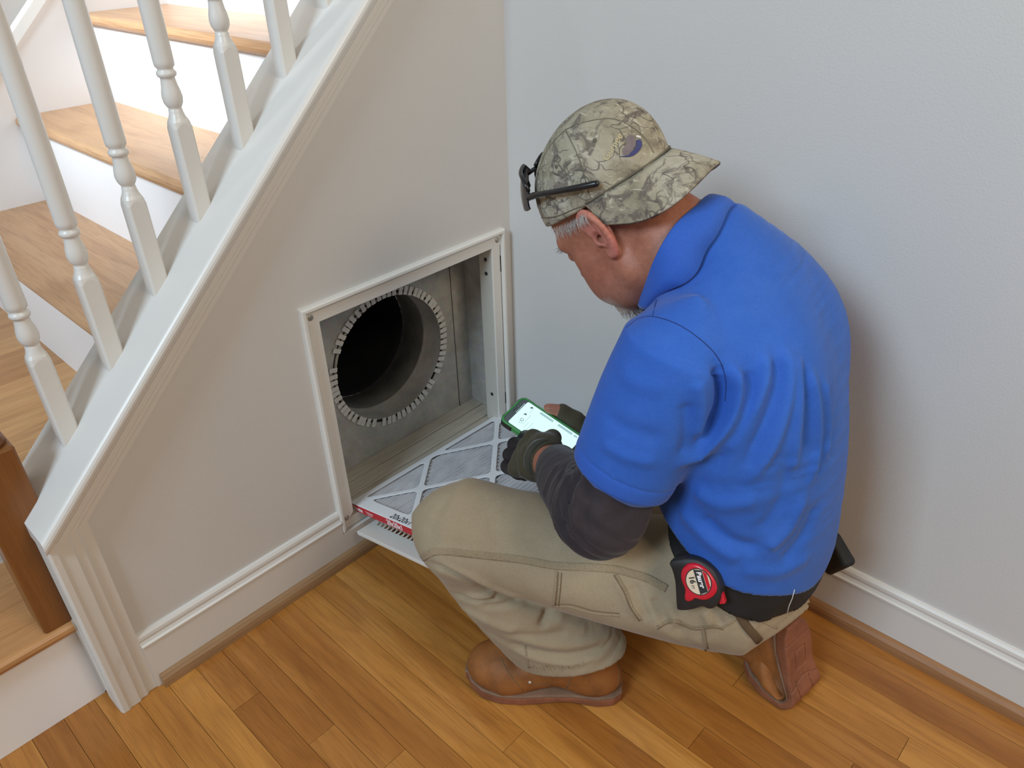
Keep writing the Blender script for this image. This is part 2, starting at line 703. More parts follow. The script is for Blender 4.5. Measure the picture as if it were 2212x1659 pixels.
# ------------------------------------------------------------------ floor
floor = MB().box((-3.6, -4.2, -0.06), (0.0, 0.07, -0.012)).build('floor', oak('dark_subfloor', [(0.3, (0.06, 0.025, 0.008)), (0.5, (0.08, 0.034, 0.011)), (0.7, (0.10, 0.045, 0.015))], 'y', 0.8, rnd=0.0))
tag(floor, kind='structure')
PW = 0.0578
xs = [-1.056 + PW * k for k in range(-22, 19)]
rng = random.Random(11)
GAP = 0.0008
for i in range(len(xs)):
    x0 = xs[i]
    x1 = min(x0 + PW, -0.003)
    if x1 - x0 < 0.01:
        continue
    y = 0.058 if x0 < -1.14 else -0.004
    y -= 0.0
    first = True
    while y > -2.45:
        L = rng.uniform(0.35, 1.15) if not first else rng.uniform(0.15, 0.9)
        first = False
        y1 = max(y - L, -2.6)
        zt = rng.uniform(-0.0004, 0.0)
        w, h = x1 - x0 - GAP, y - y1 - GAP
        b = 0.0003
        vs_ = [(-w / 2, -h / 2, -0.013), (w / 2, -h / 2, -0.013), (w / 2, h / 2, -0.013), (-w / 2, h / 2, -0.013),
               (-w / 2, -h / 2, -b), (w / 2, -h / 2, -b), (w / 2, h / 2, -b), (-w / 2, h / 2, -b)]
        fs = [(0, 1, 5, 4), (1, 2, 6, 5), (2, 3, 7, 6), (3, 0, 4, 7), (4, 5, 6, 7)]
        p = link('plank', mesh(vs_, fs, 'plank'), M_FLOOR)
        p.parent = floor
        p.location = ((x0 + x1) / 2, (y + y1) / 2, zt)
        y = y1

# ------------------------------------------------------------------ walls
SL, CC = 0.9426, 1.5423          # cap plane: z = CC + SL * x
TH = math.atan(SL)
E_ = Vector((math.cos(TH), 0, math.sin(TH)))
N_ = Vector((-math.sin(TH), 0, math.cos(TH)))
OX0, OX1, OZ0, OZ1 = -0.578, -0.0298, 0.087, 0.640     # rough opening of the return-air vent


def wall_top(x):
    return CC + SL * x - 0.02


w = MB()
XL = -1.13
w.prism([(XL, 0.0), (OX0, 0.0), (OX0, wall_top(OX0)), (XL, wall_top(XL))], 'y', 0.0, 0.12)
w.prism([(OX0, OZ1), (OX1, OZ1), (OX1, wall_top(OX1)), (OX0, wall_top(OX0))], 'y', 0.0, 0.12)
w.prism([(OX0, 0.0), (OX1, 0.0), (OX1, OZ0), (OX0, OZ0)], 'y', 0.0, 0.12)
w.prism([(OX1, 0.0), (0.0, 0.0), (0.0, wall_top(0)), (OX1, wall_top(OX1))], 'y', 0.0, 0.12)
w.prism([(0.0, 0.9), (0.5, 0.9), (0.5, wall_top(0.5)), (0.0, wall_top(0))], 'y', 0.0, 0.12)
tag(w.build('wall_left', M_WALL), kind='structure')
tag(MB().prism([(0.0, -0.06), (-4.2, -0.06), (-4.2, 2.6), (0.0, 2.6)], 'x', 0.0, 0.1).build('wall_right', M_WALL), kind='structure')
tag(MB().box((-3.2, 1.13, -0.06), (1.6, 1.25, 3.0)).build('wall_back', M_WALL), kind='structure')


def profile_run(name, prof, axis, a, b, mat, sign=1, cap=True):
    """moulding: prof = [(out, z)] from the wall outwards, run along axis"""
    m = MB()
    if axis == 'x':
        m.prism([(-o, z) for o, z in prof], 'x', a, b)
    else:
        m.prism([(-o, z) for o, z in prof], 'y', a, b)
    return m.build(name, mat)


BASE = [(0, 0.0), (0.013, 0.0), (0.013, 0.112), (0.0155, 0.114), (0.0155, 0.117), (0.012, 0.120), (0.0095, 0.126), (0.0105, 0.132), (0.0095, 0.138), (0.006, 0.143), (0, 0.144)]
SHOE = [(0.013, 0.0), (0.027, 0.0), (0.027, 0.012), (0.0255, 0.020), (0.021, 0.027), (0.016, 0.030), (0.013, 0.030)]
tag(profile_run('baseboard_left', BASE, 'x', -1.072, -0.6022, M_TRIM), kind='structure')
tag(profile_run('baseboard_right', BASE, 'y', -4.2, 0.0, M_TRIM), kind='structure')
b2 = profile_run('trim_1', [(0, 0.0), (0.013, 0.0), (0.013, 0.080), (0, 0.080)], 'x', -0.6022, -0.013, M_TRIM)
tag(b2, kind='structure')
tag(profile_run('trim_2', SHOE, 'x', -1.062, -0.013, M_SHOE), kind='structure')
tag(profile_run('trim_3', SHOE, 'y', -4.2, -0.0275, M_SHOEY), kind='structure')

# sloping cap of the knee wall, with a bullnose towards the room
S0, S1 = -1.50, 0.62             # along the slope, measured from x = 0


def slope_pt(s, y, n):
    o = Vector((0, 0, CC))
    p = o + E_ * s + N_ * n
    return (p.x, y, p.z)


def slope_run(name, prof, s0, s1, mat, cut0=None):
    """prof = [(y, n)] swept along the slope; cut0 = x of a plumb cut at the low end"""
    m = MB()
    ra, rb = [], []
    for y, n in prof:
        s = s0 if cut0 is None else (cut0 - (N_ * n).x) / E_.x
        ra.append(slope_pt(s, y, n))
        rb.append(slope_pt(s1, y, n))
    m.loft([ra, rb])
    return m.build(name, mat)


nose = [(-0.030 - 0.010 * math.sin(a), -0.011 + 0.011 * math.cos(a)) for a in [i * PI / 8 for i in range(9)]]
tag(slope_run('trim_4', [(0.146, 0.0)] + nose + [(0.146, -0.022)], S0, S1, M_TRIM, cut0=-1.150), kind='structure')
CAS = [(0.0, -0.022), (-0.022, -0.022), (-0.022, -0.030), (-0.019, -0.034), (-0.019, -0.044), (-0.015, -0.047), (-0.015, -0.054), (-0.010, -0.058), (-0.010, -0.067), (0.0, -0.067)]


def mitre_cut(y, n):
    # plumb casing and sloping casing meet on a mitre
    fx = -1.145 + (-0.022 - n) / 0.045 * 0.073
    return fx


m = MB()
ra, rb = [], []
for y, n in CAS:
    x = mitre_cut(y, n)
    s = (x - (N_ * n).x) / E_.x
    ra.append(slope_pt(s, y, n))
    rb.append(slope_pt(S1, y, n))
m.loft([ra, rb])
tag(m.build('trim_5', M_TRIM), kind='structure')
# plumb casing at the foot
m = MB()
prof = [(0.0, 1.0), (-0.010, 1.0), (-0.010, 0.79), (-0.015, 0.70), (-0.015, 0.55), (-0.019, 0.48), (-0.019, 0.24), (-0.022, 0.16), (-0.022, 0.03), (-0.0205, 0.0), (-0.015, -0.03), (0.0, -0.035)]
lo, hi = [], []
for y, u in prof:
    x = -1.145 + 0.073 * u
    n = -0.022 - 0.045 * max(0.0, min(1, u))
    z = CC + SL * x + n / math.cos(TH)
    lo.append((x, y, 0.0))
    hi.append((x, y, z))
m.loft([lo, hi])
tag(m.build('trim_6', M_TRIMOLD), kind='structure')
# end block of the knee wall behind the casing
m = MB()
m.prism([(-1.148, 0.0), (XL, 0.0), (XL, CC + SL * XL - 0.03), (-1.148, CC + SL * -1.148 - 0.03)], 'y', 0.0, 0.0385)
tag(m.build('trim_7', M_TRIMOLD), kind='structure')

# ------------------------------------------------------------------ staircase
RISE, RUN = 0.22, 0.228
SK = 1.11                         # face of the far skirt board
stairs = empty('staircase', (-1.3, 0.5, 0), label='oak staircase with white risers climbing behind the white spindles', cat='staircase')
YB = 0.125


def tread(x_nose, x_back, z, y0, y1, mat, name='tread', th=0.027):
    r = th / 2
    prof = [(x_back, z), (x_back, z - th)] + [(x_nose + r - r * math.sin(a), z - r - r * math.cos(a)) for a in [i * PI / 6 for i in range(7)]]
    return MB().prism(prof, 'y', y0, y1).build(name, mat, stairs)


def flip(pts):
    return pts


# first step, facing the room
r = 0.0135
pf = [(0.30, 0.22), (0.30, 0.193)] + [(0.030 + r - r * math.sin(a), 0.22 - r - r * math.cos(a)) for a in [i * PI / 6 for i in range(7)]]
MB().prism(pf, 'x', -3.0, -1.150).build('tread', M_TREADX, stairs)
MB().prism([(0.055, 0.0), (0.07, 0.0), (0.07, 0.193), (0.055, 0.193)], 'x', -3.0, -1.149).build('riser', M_RISER, stairs)
# landing boards
lx = -0.882
k = 0
yb = 0.295
rl = random.Random(3)
while yb < SK - 0.01:
    wbd = 0.15 if k else 0.30
    y1 = min(yb + wbd, SK)
    MB().box((-3.0, yb + 0.0004, 0.413), (lx, y1 - 0.0004, 0.44), 0.0006, 1).build('landing_board', M_TREADX, stairs)
    yb = y1
    k += 1
MB().box((-1.116, 0.147, 0.413), (lx, 0.2945, 0.44), 0.0006, 1).build('landing_board', M_TREADX, stairs)
MB().box((-3.0, 0.31, 0.22), (-1.12, 0.325, 0.413)).build('riser', M_RISER, stairs)
for i in range(7):
    z = 0.66 + RISE * i
    xn = -0.903 + RUN * i
    tread(xn, xn + RUN + 0.022, z, 0.147, SK, M_TREAD)
    MB().box((xn + 0.020, 0.147, z - RISE), (xn + 0.034, SK, z - 0.027)).build('riser', M_RISER, stairs)
# far skirt board
sk = [(-1.25, 0.40), (-0.88, 0.40), (0.75, 0.40 + 1.63 * 0.965), (0.75, 1.62 + 1.42 * 0.90), (-0.668, 1.0 - 0.002), (-1.25, 1.0 - 0.582 * 0.92)]
sk = [(-3.0, 0.40), (0.75, 0.40), (0.75, 0.995 + 1.418 * 0.92), (-0.668, 0.995), (-1.10, 0.995 - 0.432 * 0.92), (-3.0, 0.60)]
MB().prism(sk, 'y', SK, SK + 0.02).build('skirt_board', M_RISER, stairs)
d = Vector((1, 0, 0.92)).normalized()
MB().loft([[(x, SK - 0.010, z), (x, SK + 0.02, z + 0.004), (x, SK + 0.02, z + 0.034), (x, SK - 0.004, z + 0.028)] for x, z in ((-1.10, 0.995 - 0.432 * 0.92), (0.75, 0.995 + 1.418 * 0.92))]).build('skirt_moulding', M_TRIM, stairs)

# ------------------------------------------------------------------ balusters
bal = empty('balustrade', (-0.7, 0.066, 0.86), label='row of white turned wooden spindles standing on the sloping cap', cat='balustrade')
BX = [-1.0505, -0.943, -0.8355, -0.728, -0.6195, -0.5105, -0.403, -0.295]
HB = 0.016


def baluster_mesh():
    """square foot, then a turned shaft; origin at the foot's axis where it meets the cap"""
    n = 24
    rings = []

    def sq(r, t):
        out = []
        for k in range(n):
            a = 2 * PI * (k + 0.5) / n
            c, s = math.cos(a), math.sin(a)
            q = r / max(abs(c), abs(s))
            # a little easing at the arrises
            q = min(q, r * 1.36)
            rr = q * (1 - t) + r * t
            out.append((rr * c, rr * s))
        return out
    # sloping foot
    foot = []
    for x, y in sq(HB, 0):
        foot.append((x, y, SL * x - 0.003))
    rings.append(foot)
    H = 0.151
    top = []
    for x, y in sq(HB, 0):
        # lamb's tongue: arrises lower than face middles
        e = (math.hypot(x, y) - HB) / (HB * 0.36)
        top.append((x, y, H - 0.010 * max(0, e)))
    rings.append(top)
    prof = [(0.0155, H + 0.003, 0.45), (0.0135, H + 0.009, 0.8), (0.0115, H + 0.016, 1), (0.0110, H + 0.022, 1), (0.0098, H + 0.0235, 1), (0.0120, H + 0.026, 1), (0.0150, H + 0.032, 1), (0.0162, H + 0.040, 1), (0.0152, H + 0.049, 1),
            (0.0130, H + 0.058, 1), (0.0117, H + 0.067, 1), (0.0115, H + 0.071, 1), (0.0148, H + 0.073, 1), (0.0158, H + 0.0765, 1), (0.0148, H + 0.080, 1), (0.0124, H + 0.082, 1), (0.0126, H + 0.085, 1), (0.0155, H + 0.088, 1), (0.0160, H + 0.095, 1),
            (0.0158, H + 0.20, 1), (0.0145, H + 0.40, 1), (0.0125, H + 0.62, 1)]
    for r_, h, t in prof:
        rings.append([(x, y, h) for x, y in sq(r_, t)])
    return MB().loft(rings).mesh('baluster')


bme = baluster_mesh()
bme.materials.append(M_TRIM)
for p in bme.polygons:
    p.use_smooth = p.center.z > 0.165
for bx in BX:
    o = bpy.data.objects.new('baluster', bme)
    COL.objects.link(o)
    o.parent = bal
    ax = bx + HB
    o.location = Vector((ax, 0.05 + HB, CC + SL * ax)) - bal.location

# newel post at the foot
nw = empty('newel_post', (-1.156, 0.08, 0.22), label='dark brown oak newel post standing on the lowest oak step', cat='newel post')
MB().box((-1.195, 0.0405, 0.22), (-1.117, 0.1185, 0.60), 0.004, 2).build('post_base', M_NEWEL, nw)
MB().lathe([(0.038, 0.0), (0.036, 0.01), (0.028, 0.02), (0.027, 0.03), (0.034, 0.04), (0.034, 0.05), (0.026, 0.06), (0.030, 0.12), (0.033, 0.3), (0.030, 0.6)], (-1.156, 0.0795, 0.598), 20).build('turned_shaft', M_NEWEL, nw, True)
# ------------------------------------------------------------------ return-air vent
def galv(name, base, dirt):
    t = NT(name)
    v = t.coord()
    vo = t.n('ShaderNodeTexVoronoi')
    vo.inputs['Scale'].default_value = 90
    t.l(v, vo.inputs['Vector'])
    c = t.ramp(t.noise(v, 22, 5, 0.65), [(0.3, tuple(x * 0.82 for x in base)), (0.7, tuple(x * 1.1 for x in base))])
    c = t.mix(0.10, c, vo.outputs['Color'], 'SOFT_LIGHT')
    g = t.ramp(t.noise(v, 7, 6, 0.7), [(0.52, (0, 0, 0)), (0.74, (1, 1, 1))])
    c = t.mix(t.math('MULTIPLY', g, 0.6), c, dirt)
    return t.done(c, 0.62, 0.12, t.bump(t.noise(v, 60, 4), 0.15, 0.002), 0.4)


M_GALV = galv('galvanised_steel', (0.47, 0.46, 0.43), (0.28, 0.25, 0.19))
M_TAB = plain('steel_tab', (0.66, 0.655, 0.62), 0.65, 0.0, 0.12)
M_FLEX = plain('black_liner', (0.008, 0.008, 0.011), 0.75, 0, 0.3)
M_DUSTWOOD = oak('dusty_board', [(0.2, (0.40, 0.36, 0.285)), (0.5, (0.52, 0.475, 0.39)), (0.8, (0.58, 0.53, 0.44))], 'x', 0.8, tone=0.25, fig=0.6, fscale=0.6)
M_STUD = paint('painted_stud', (0.56, 0.53, 0.46), 0.6, 0.3, 70, 1.0)
M_FRAME = paint('enamel_frame', (0.72, 0.70, 0.655), 0.35, 0.08, 80, 0.5)
M_SCREW = plain('screw_steel', (0.40, 0.39, 0.36), 0.4, 0.7)
M_DARK = plain('dark_slot', (0.025, 0.022, 0.02), 0.8)

vent = empty('return_air_vent', (-0.316, 0.0, 0.08), label='open return air vent with white frame around a galvanised round duct', cat='air vent')
YBK = 0.14
BX0, BX1, BZ0, BZ1 = -0.62, -0.030, 0.104, 0.66
RC = (-0.295, 0.363)
RI, RH, RO = 0.163, 0.174, 0.1845
# back panel with the round hole
m = MB()
NS = 72
ring, outer = [], []
for k in range(NS):
    a = 2 * PI * k / NS
    c, s = math.cos(a), math.sin(a)
    ring.append((RC[0] + RH * c, YBK, RC[1] + RH * s))
    tx = ((BX1 if c > 0 else BX0) - RC[0]) / c if abs(c) > 1e-6 else 1e9
    tz = ((BZ1 if s > 0 else BZ0) - RC[1]) / s if abs(s) > 1e-6 else 1e9
    t_ = min(tx, tz)
    outer.append((RC[0] + t_ * c, YBK, RC[1] + t_ * s))
for k in range(NS):
    j = (k + 1) % NS
    m.quad(ring[k], outer[k], outer[j], ring[j])
for cx_, cz_ in ((BX0, BZ0), (BX1, BZ0), (BX1, BZ1), (BX0, BZ1)):
    best = sorted(range(NS), key=lambda k: (outer[k][0] - cx_) ** 2 + (outer[k][2] - cz_) ** 2)[:2]
    a_, b_ = sorted(best)
    m.bm.faces.new([m.bm.verts.new(p) for p in (outer[a_], (cx_, YBK, cz_), outer[b_])])
m.build('back_panel', M_GALV, vent)
MB().box((BX1, 0.0405, BZ0), (BX1 + 0.004, YBK, BZ1)).build('side_panel', M_GALV, vent)
MB().box((BX0 - 0.004, 0.122, BZ0), (BX0, YBK, BZ1)).build('side_panel', M_GALV, vent)
MB().box((BX0, 0.122, BZ1), (BX1, YBK, BZ1 + 0.004)).build('top_panel', M_GALV, vent)
# seam on the back panel beside the corner
MB().box((-0.082, YBK - 0.0015, BZ0), (-0.081, YBK, BZ1)).build('panel_seam', M_DARK, vent)
# sill boards
MB().box((-0.578, 0.000, 0.088), (BX1, 0.052, 0.1085), 0.0015, 1).build('sill_board', M_DUSTWOOD, vent)
MB().box((-0.62, 0.0535, 0.088), (BX1, 0.100, 0.1100), 0.0015, 1).build('sill_board', M_DUSTWOOD, vent)
MB().box((-0.62, 0.1010, 0.088), (BX1, YBK, 0.1125), 0.0015, 1).build('sill_board', M_DUSTWOOD, vent)
# stud on the hinge side
MB().box((-0.0715, -0.004, 0.1095), (-0.0305, 0.040, 0.640), 0.0015, 1).build('stud', M_STUD, vent)
for z_ in (0.585, 0.548, 0.198):
    MB().lathe([(0.005, 0), (0.005, 0.0012), (0.002, 0.0016)], (-0.0715, 0.016, z_), 10, (-1, 0, 0)).build('screw_hole', M_DARK, vent)
# collar
collar = MB()
prof = [(RI, YBK - 0.001), (RI, 0.200), (RI - 0.0025, 0.203), (RI, 0.206), (RI, 0.292), (RI + 0.004, 0.292), (RI + 0.004, YBK + 0.0005)]
rings = []
for r_, y_ in prof:
    rings.append([(RC[0] + r_ * math.cos(2 * PI * k / 64), y_, RC[1] + r_ * math.sin(2 * PI * k / 64)) for k in range(64)])
collar.loft(rings + [rings[0]], cap=False)
col_o = collar.build('duct_collar', M_GALV, vent, True)
rings = [[(RC[0] + r_ * math.cos(2 * PI * k / 48), YBK + 0.0035, RC[1] + r_ * math.sin(2 * PI * k / 48)) for k in range(48)] for r_ in (RI + 0.003, RO + 0.006)]
MB().loft(rings, cap=False).build('light_block_ring', M_DARK, vent)  # dark ring added behind the tab gaps to block light from the back
NT_ = 66
rt = random.Random(5)
tabm = MB()
tabm.prism([(-0.0054, RI), (0.0054, RI), (0.0058, RO), (-0.0058, RO)], 'y', -0.0020, 0.0)
tabme = tabm.mesh('tab')
tabme.materials.append(M_TAB)
for k in range(NT_):
    a = 2 * PI * (k + 0.5) / NT_
    ang = math.degrees(a) % 360
    if 247 < ang < 253 or 150 < ang < 163 or 316 < ang < 320:
        continue
    o = bpy.data.objects.new('tab', tabme)
    COL.objects.link(o)
    o.parent = col_o
    o.matrix_local = Matrix.Translation(Vector((RC[0], YBK - 0.0006 - rt.uniform(0, 0.0012), RC[1]))) @ Matrix.Rotation(PI / 2 - a + rt.uniform(-0.012, 0.012), 4, 'Y') @ Matrix.Rotation(rt.uniform(0.0, 0.008), 4, 'X')
# the matrix above is in world terms; bring it into the collar's frame
bpy.context.view_layer.update()
# flexible duct behind the collar
rings = []
for i in range(15):
    y_ = 0.2905 + i * 0.02
    r_ = 0.1622 - (0.006 if i % 2 else 0)
    rings.append([(RC[0] + r_ * math.cos(2 * PI * k / 40), y_, RC[1] + r_ * math.sin(2 * PI * k / 40)) for k in range(40)])
m = MB()
m.loft(rings, cap=False)
m.bm.faces.new([m.bm.verts.new(p) for p in rings[-1]])
m.build('flexible_duct', M_FLEX, vent, True)
# frame
FX0, FX1, FZ0, FZ1 = -0.602, -0.030, 0.083, 0.658
FP = [(0.0, 0.0), (0.0, 0.010), (0.003, 0.0145), (0.008, 0.0150), (0.011, 0.0125), (0.0125, 0.0065), (0.0395, 0.0065), (0.0410, 0.005), (0.0410, -0.012), (0.0385, -0.012), (0.0385, 0.0)]


def corner(ix, iz, u, o):
    x = FX0 + u if ix == 0 else FX1 - u
    z = FZ0 + u if iz == 0 else FZ1 - u
    return (x, -o, z)


for (a, b) in (((0, 1), (1, 1)), ((0, 0), (0, 1)), ((1, 0), (1, 1)), ((0, 0), (1, 0))):
    fp = FP if (a, b) != ((0, 0), (1, 0)) else [(u, min(o, 0.004)) if u < 0.036 else (u * 0 + 0.0225, o) for u, o in FP[:6]] + [(0.0225, 0.004), (0.0225, 0.0)]
    MB().loft([[corner(*a, u, o) for u, o in fp], [corner(*b, u, o) for u, o in fp]]).build('frame_bar', M_FRAME, vent)
for x_, z_ in ((-0.580, 0.634), (-0.052, 0.634), (-0.582, 0.115)):
    MB().lathe([(0.0065, 0), (0.0065, 0.001), (0.0045, 0.0022), (0.001, 0.0026)], (x_, -0.0065, z_), 12, (0, -1, 0)).build('screw', M_SCREW, vent, True)
for z0, z1 in ((0.55, 0.592), (0.165, 0.20)):
    MB().box((-0.0452, -0.0075, z0), (-0.0422, -0.0062, z1)).build('hinge_slot', M_DARK, vent)
MB().box((-0.0440, -0.0071, 0.12), (-0.0432, -0.0062, 0.62)).build('frame_gap', M_DARK, vent)

# ------------------------------------------------------------------ lowered grille and the filter lying on it
FA = Vector((-0.5474, 0.0287, 0.1201))
FU = Vector((0.99970, -0.02343, 0.00659)).normalized()
FV = Vector((-0.02434, -0.96246, 0.27029)).normalized()
FW = FU.cross(FV)
if FW.z < 0:
    FW = -FW
FV = FW.cross(FU) * (1 if FW.cross(FU).dot(FV) > 0 else -1)


def fpt(u, v, w):
    return FA + FU * u + FV * v + FW * w


FM = Matrix(((FU.x, FV.x, FW.x, FA.x), (FU.y, FV.y, FW.y, FA.y), (FU.z, FV.z, FW.z, FA.z), (0, 0, 0, 1)))


def put(o, parent=None, local=Matrix.Identity(4)):
    """place an object whose mesh is in filter coordinates"""
    if parent is None:
        o.matrix_world = FM @ local
    else:
        o.parent = parent
        o.matrix_parent_inverse = parent.matrix_world.inverted()
        o.matrix_world = FM @ local
    return o


grille = bpy.data.objects.new('vent_grille', None)
COL.objects.link(grille)
grille.empty_display_size = 0.05
tag(grille, label='white louvred vent grille swung down flat beneath the pleated filter', cat='vent grille')
grille.location = (-0.33, -0.03, 0.09)
bpy.context.view_layer.update()
GU0, GU1, GV0, GV1, GW = -0.030, 0.522, 0.052, 0.545, -0.048
for (u0, u1, v0, v1) in ((GU0, 0.012, GV0, GV1), (0.480, GU1, GV0, GV1), (0.012, 0.480, GV0, 0.066), (0.012, 0.480, 0.505, GV1)):
    put(MB().box((u0, v0, GW - 0.006), (u1, v1, GW), 0.0015, 2).build('grille_rail', M_FRAME), grille)
put(MB().box((GU0, GV0, GW - 0.010), (GU0 + 0.003, GV1, GW - 0.004), 0.001, 1).build('grille_lip', M_FRAME), grille)
lm = MB()
prof = []
for i in range(7):
    a = i / 6 * PI / 2
    prof.append((0.018 * math.sin(a), -0.020 + 0.018 * (1 - math.cos(a)) + 0.0))
inner = [(x + 0.0008, z - 0.0008) for x, z in reversed(prof)]
lm.prism([(x, z) for x, z in prof + inner], 'x', 0.010, 0.482)
lme = lm.mesh('louver')
lme.materials.append(M_FRAME)
for i in range(29):
    o = bpy.data.objects.new('louver', lme)
    COL.objects.link(o)
    put(o, grille, Matrix.Translation((0, 0.072 + i * 0.0150, GW + 0.022)))

M_CARD = plain('white_card', (0.86, 0.86, 0.87), 0.55, 0, 0.02)
M_RED = plain('red_print', (0.52, 0.018, 0.030), 0.45, 0, 0.05)
M_INK = plain('black_ink', (0.02, 0.02, 0.022), 0.5)
M_WHITEINK = plain('white_ink', (0.86, 0.80, 0.80), 0.5)
t = NT('pleated_media')
v = t.coord()
c = t.ramp(t.noise(v, 18, 5, 0.6), [(0.3, (0.50, 0.485, 0.495)), (0.7, (0.64, 0.625, 0.635))])
w1 = t.n('ShaderNodeTexWave', _wave_type='BANDS', _bands_direction='DIAGONAL')
w1.inputs['Scale'].default_value = 22
w1.inputs['Distortion'].default_value = 0.4
t.l(v, w1.inputs['Vector'])
wire = t.ramp(w1.outputs['Fac'], [(0.955, (0, 0, 0)), (0.99, (1, 1, 1))])
c = t.mix(t.math('MULTIPLY', wire, 0.10), c, (0.30, 0.295, 0.30))
M_MEDIA = t.done(c, 0.9, 0, t.bump(t.noise(v, 240, 3), 0.3, 0.002), 0.2)

filt = bpy.data.objects.new('air_filter', None)
COL.objects.link(filt)
tag(filt, label='new square pleated air filter in a white cardboard frame with red edge', cat='air filter')
filt.location = fpt(0.2475, 0.2475, -0.019)
bpy.context.view_layer.update()
FL = 0.495


def lattice(p):
    x, y, z = p[:, 0], p[:, 1], p[:, 2]

    def bar(ax, ay, bx, by, wd):
        ab = np.array([bx - ax, by - ay])
        q = np.stack([x - ax, y - ay], 1)
        tt = np.clip((q @ ab) / (ab @ ab), 0, 1)
        return np.linalg.norm(q - tt[:, None] * ab, axis=1) - wd
    L = FL
    d = np.maximum.reduce([-(x - 0.033), (x - (L - 0.033)), -(y - 0.018), (y - (L - 0.018))])
    d = -d                                    # negative outside the opening = card border
    for a in ((0, 0, L, L), (L, 0, 0, L), (L / 2, 0, 0, L / 2), (L / 2, 0, L, L / 2), (0, L / 2, L / 2, L), (L, L / 2, L / 2, L)):
        d = smin(d, bar(*a, 0.0068), 0.016)
    d = np.maximum(d, np.maximum.reduce([-x, x - L, -y, y - L]))
    return np.maximum(d, np.abs(z + 0.00125) - 0.00125)


vv_, ff_ = iso_mesh(lattice, (-0.006, -0.006, -0.008), (FL + 0.006, FL + 0.006, 0.006), 0.00195, 2)
me = np_mesh('card_lattice', vv_, ff_, False)
put(link('card_lattice', me, M_CARD), filt)
put(MB().box((0.0002, 0, -0.019), (0.0012, FL, -0.0012)).build('printed_edge', M_RED), filt)
for lo_, hi_ in (((FL - 0.0012, 0, -0.019), (FL, FL, -0.0012)), ((0.0012, 0, -0.019), (FL - 0.0012, 0.0012, -0.0012)), ((0.0012, FL - 0.0012, -0.019), (FL - 0.0012, FL, -0.0012))):
    put(MB().box(lo_, hi_).build('card_edge', M_CARD), filt)
# pleats run along u: sharp crests, pale scrim line with the ridge highlight painted in, broader valleys between
rp = np.random.RandomState(2)
NU, NPL = 70, 36
us = np.linspace(0.004, FL - 0.004, NU)
ker = np.exp(-np.linspace(-2, 2, 9) ** 2)
ker /= ker.sum()


def wob():
    return np.convolve(np.pad(rp.normal(0, 1, NU), 4, mode='edge'), ker, 'valid')


V = []
PP = (FL - 0.008) / NPL
for i in range(NPL):
    j, jz, j2 = wob(), wob(), wob()
    for off, zz, w1, w2 in ((0.0, -0.0150, 0.0008, 0.0006), (0.28, -0.0145, 0.0010, 0.0006), (0.58, -0.0042, 0.0016, 0.0008), (0.70, -0.0040, 0.0016, 0.0008)):
        jj = j if off > 0.5 else j2
        for k in range(NU):
            V.append((us[k], 0.004 + PP * (i + off) + jj[k] * w1, zz + jz[k] * w2))
for k in range(NU):
    V.append((us[k], FL - 0.004, -0.0150))
Fc, Fm = [], []
for i in range(4 * NPL):
    for k in range(NU - 1):
        Fc.append((i * NU + k, i * NU + k + 1, (i + 1) * NU + k + 1, (i + 1) * NU + k))
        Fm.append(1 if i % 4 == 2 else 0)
me = mesh(V, Fc)
me.materials.append(M_MEDIA)
me.materials.append(plain('pleat_crest_highlight', (0.74, 0.73, 0.74), 0.85, 0, 0.05))
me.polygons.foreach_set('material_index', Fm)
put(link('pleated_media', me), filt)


def text_mesh(body, size, extrude=0.0002, shear=0.0, bold=0.0, spacing=1.0):
    cu = bpy.data.curves.new('lettering', 'FONT')
    cu.body = body
    cu.size = size
    cu.extrude = extrude
    cu.shear = shear
    cu.offset = bold
    cu.space_character = spacing
    cu.align_x = 'LEFT'
    ob = bpy.data.objects.new('tmp_text', cu)
    COL.objects.link(ob)
    bpy.context.view_layer.update()
    dg = bpy.context.evaluated_depsgraph_get()
    me_ = bpy.data.meshes.new_from_object(ob.evaluated_get(dg))
    bpy.data.objects.remove(ob)
    bpy.data.curves.remove(cu)
    me_.name = 'lettering'
    me_.materials.clear()
    return me_


def basis(x, y, o):
    x, y = Vector(x).normalized(), Vector(y).normalized()
    z = x.cross(y)
    return Matrix(((x.x, y.x, z.x, o[0]), (x.y, y.y, z.y, o[1]), (x.z, y.z, z.z, o[2]), (0, 0, 0, 1)))


def letter(body, size, mtx, mat, parent, **kw):
    o = link('lettering', text_mesh(body, size, **kw), mat)
    o.parent = parent
    o.matrix_parent_inverse = parent.matrix_world.inverted()
    o.matrix_world = mtx
    return o


# print on the card: top face reads along v, edge face reads along v
top_b = FM @ basis((0, 1, 0), (1, 0, 0), (0, 0, 0.0003))
letter('20x20x1', 0.022, FM @ basis((0, 1, 0), (1, 0, 0), (0.006, 0.158, 0.0004)) @ Matrix.Diagonal((1, 1, 1, 1)), M_INK, filt, shear=0.2)
letter('Filtrete', 0.016, FM @ basis((0, 1, 0), (0, 0, 1), (0.0001, 0.005, -0.0155)) @ Matrix.Diagonal((1, 1, -1, 1)), M_WHITEINK, filt, bold=0.0004)
letter('20x20x1', 0.018, FM @ basis((0, 1, 0), (0, 0, 1), (0.0001, 0.152, -0.0165)) @ Matrix.Diagonal((1, 1, -1, 1)), M_WHITEINK, filt, bold=0.0005)
for k_ in range(4):
    put(MB().box((0.0000, 0.064 + 0.003 * k_, -0.0085 - 0.0024 * k_), (0.0002, 0.098 - 0.002 * k_, -0.0079 - 0.0024 * k_)).build('print_line', M_WHITEINK), filt)
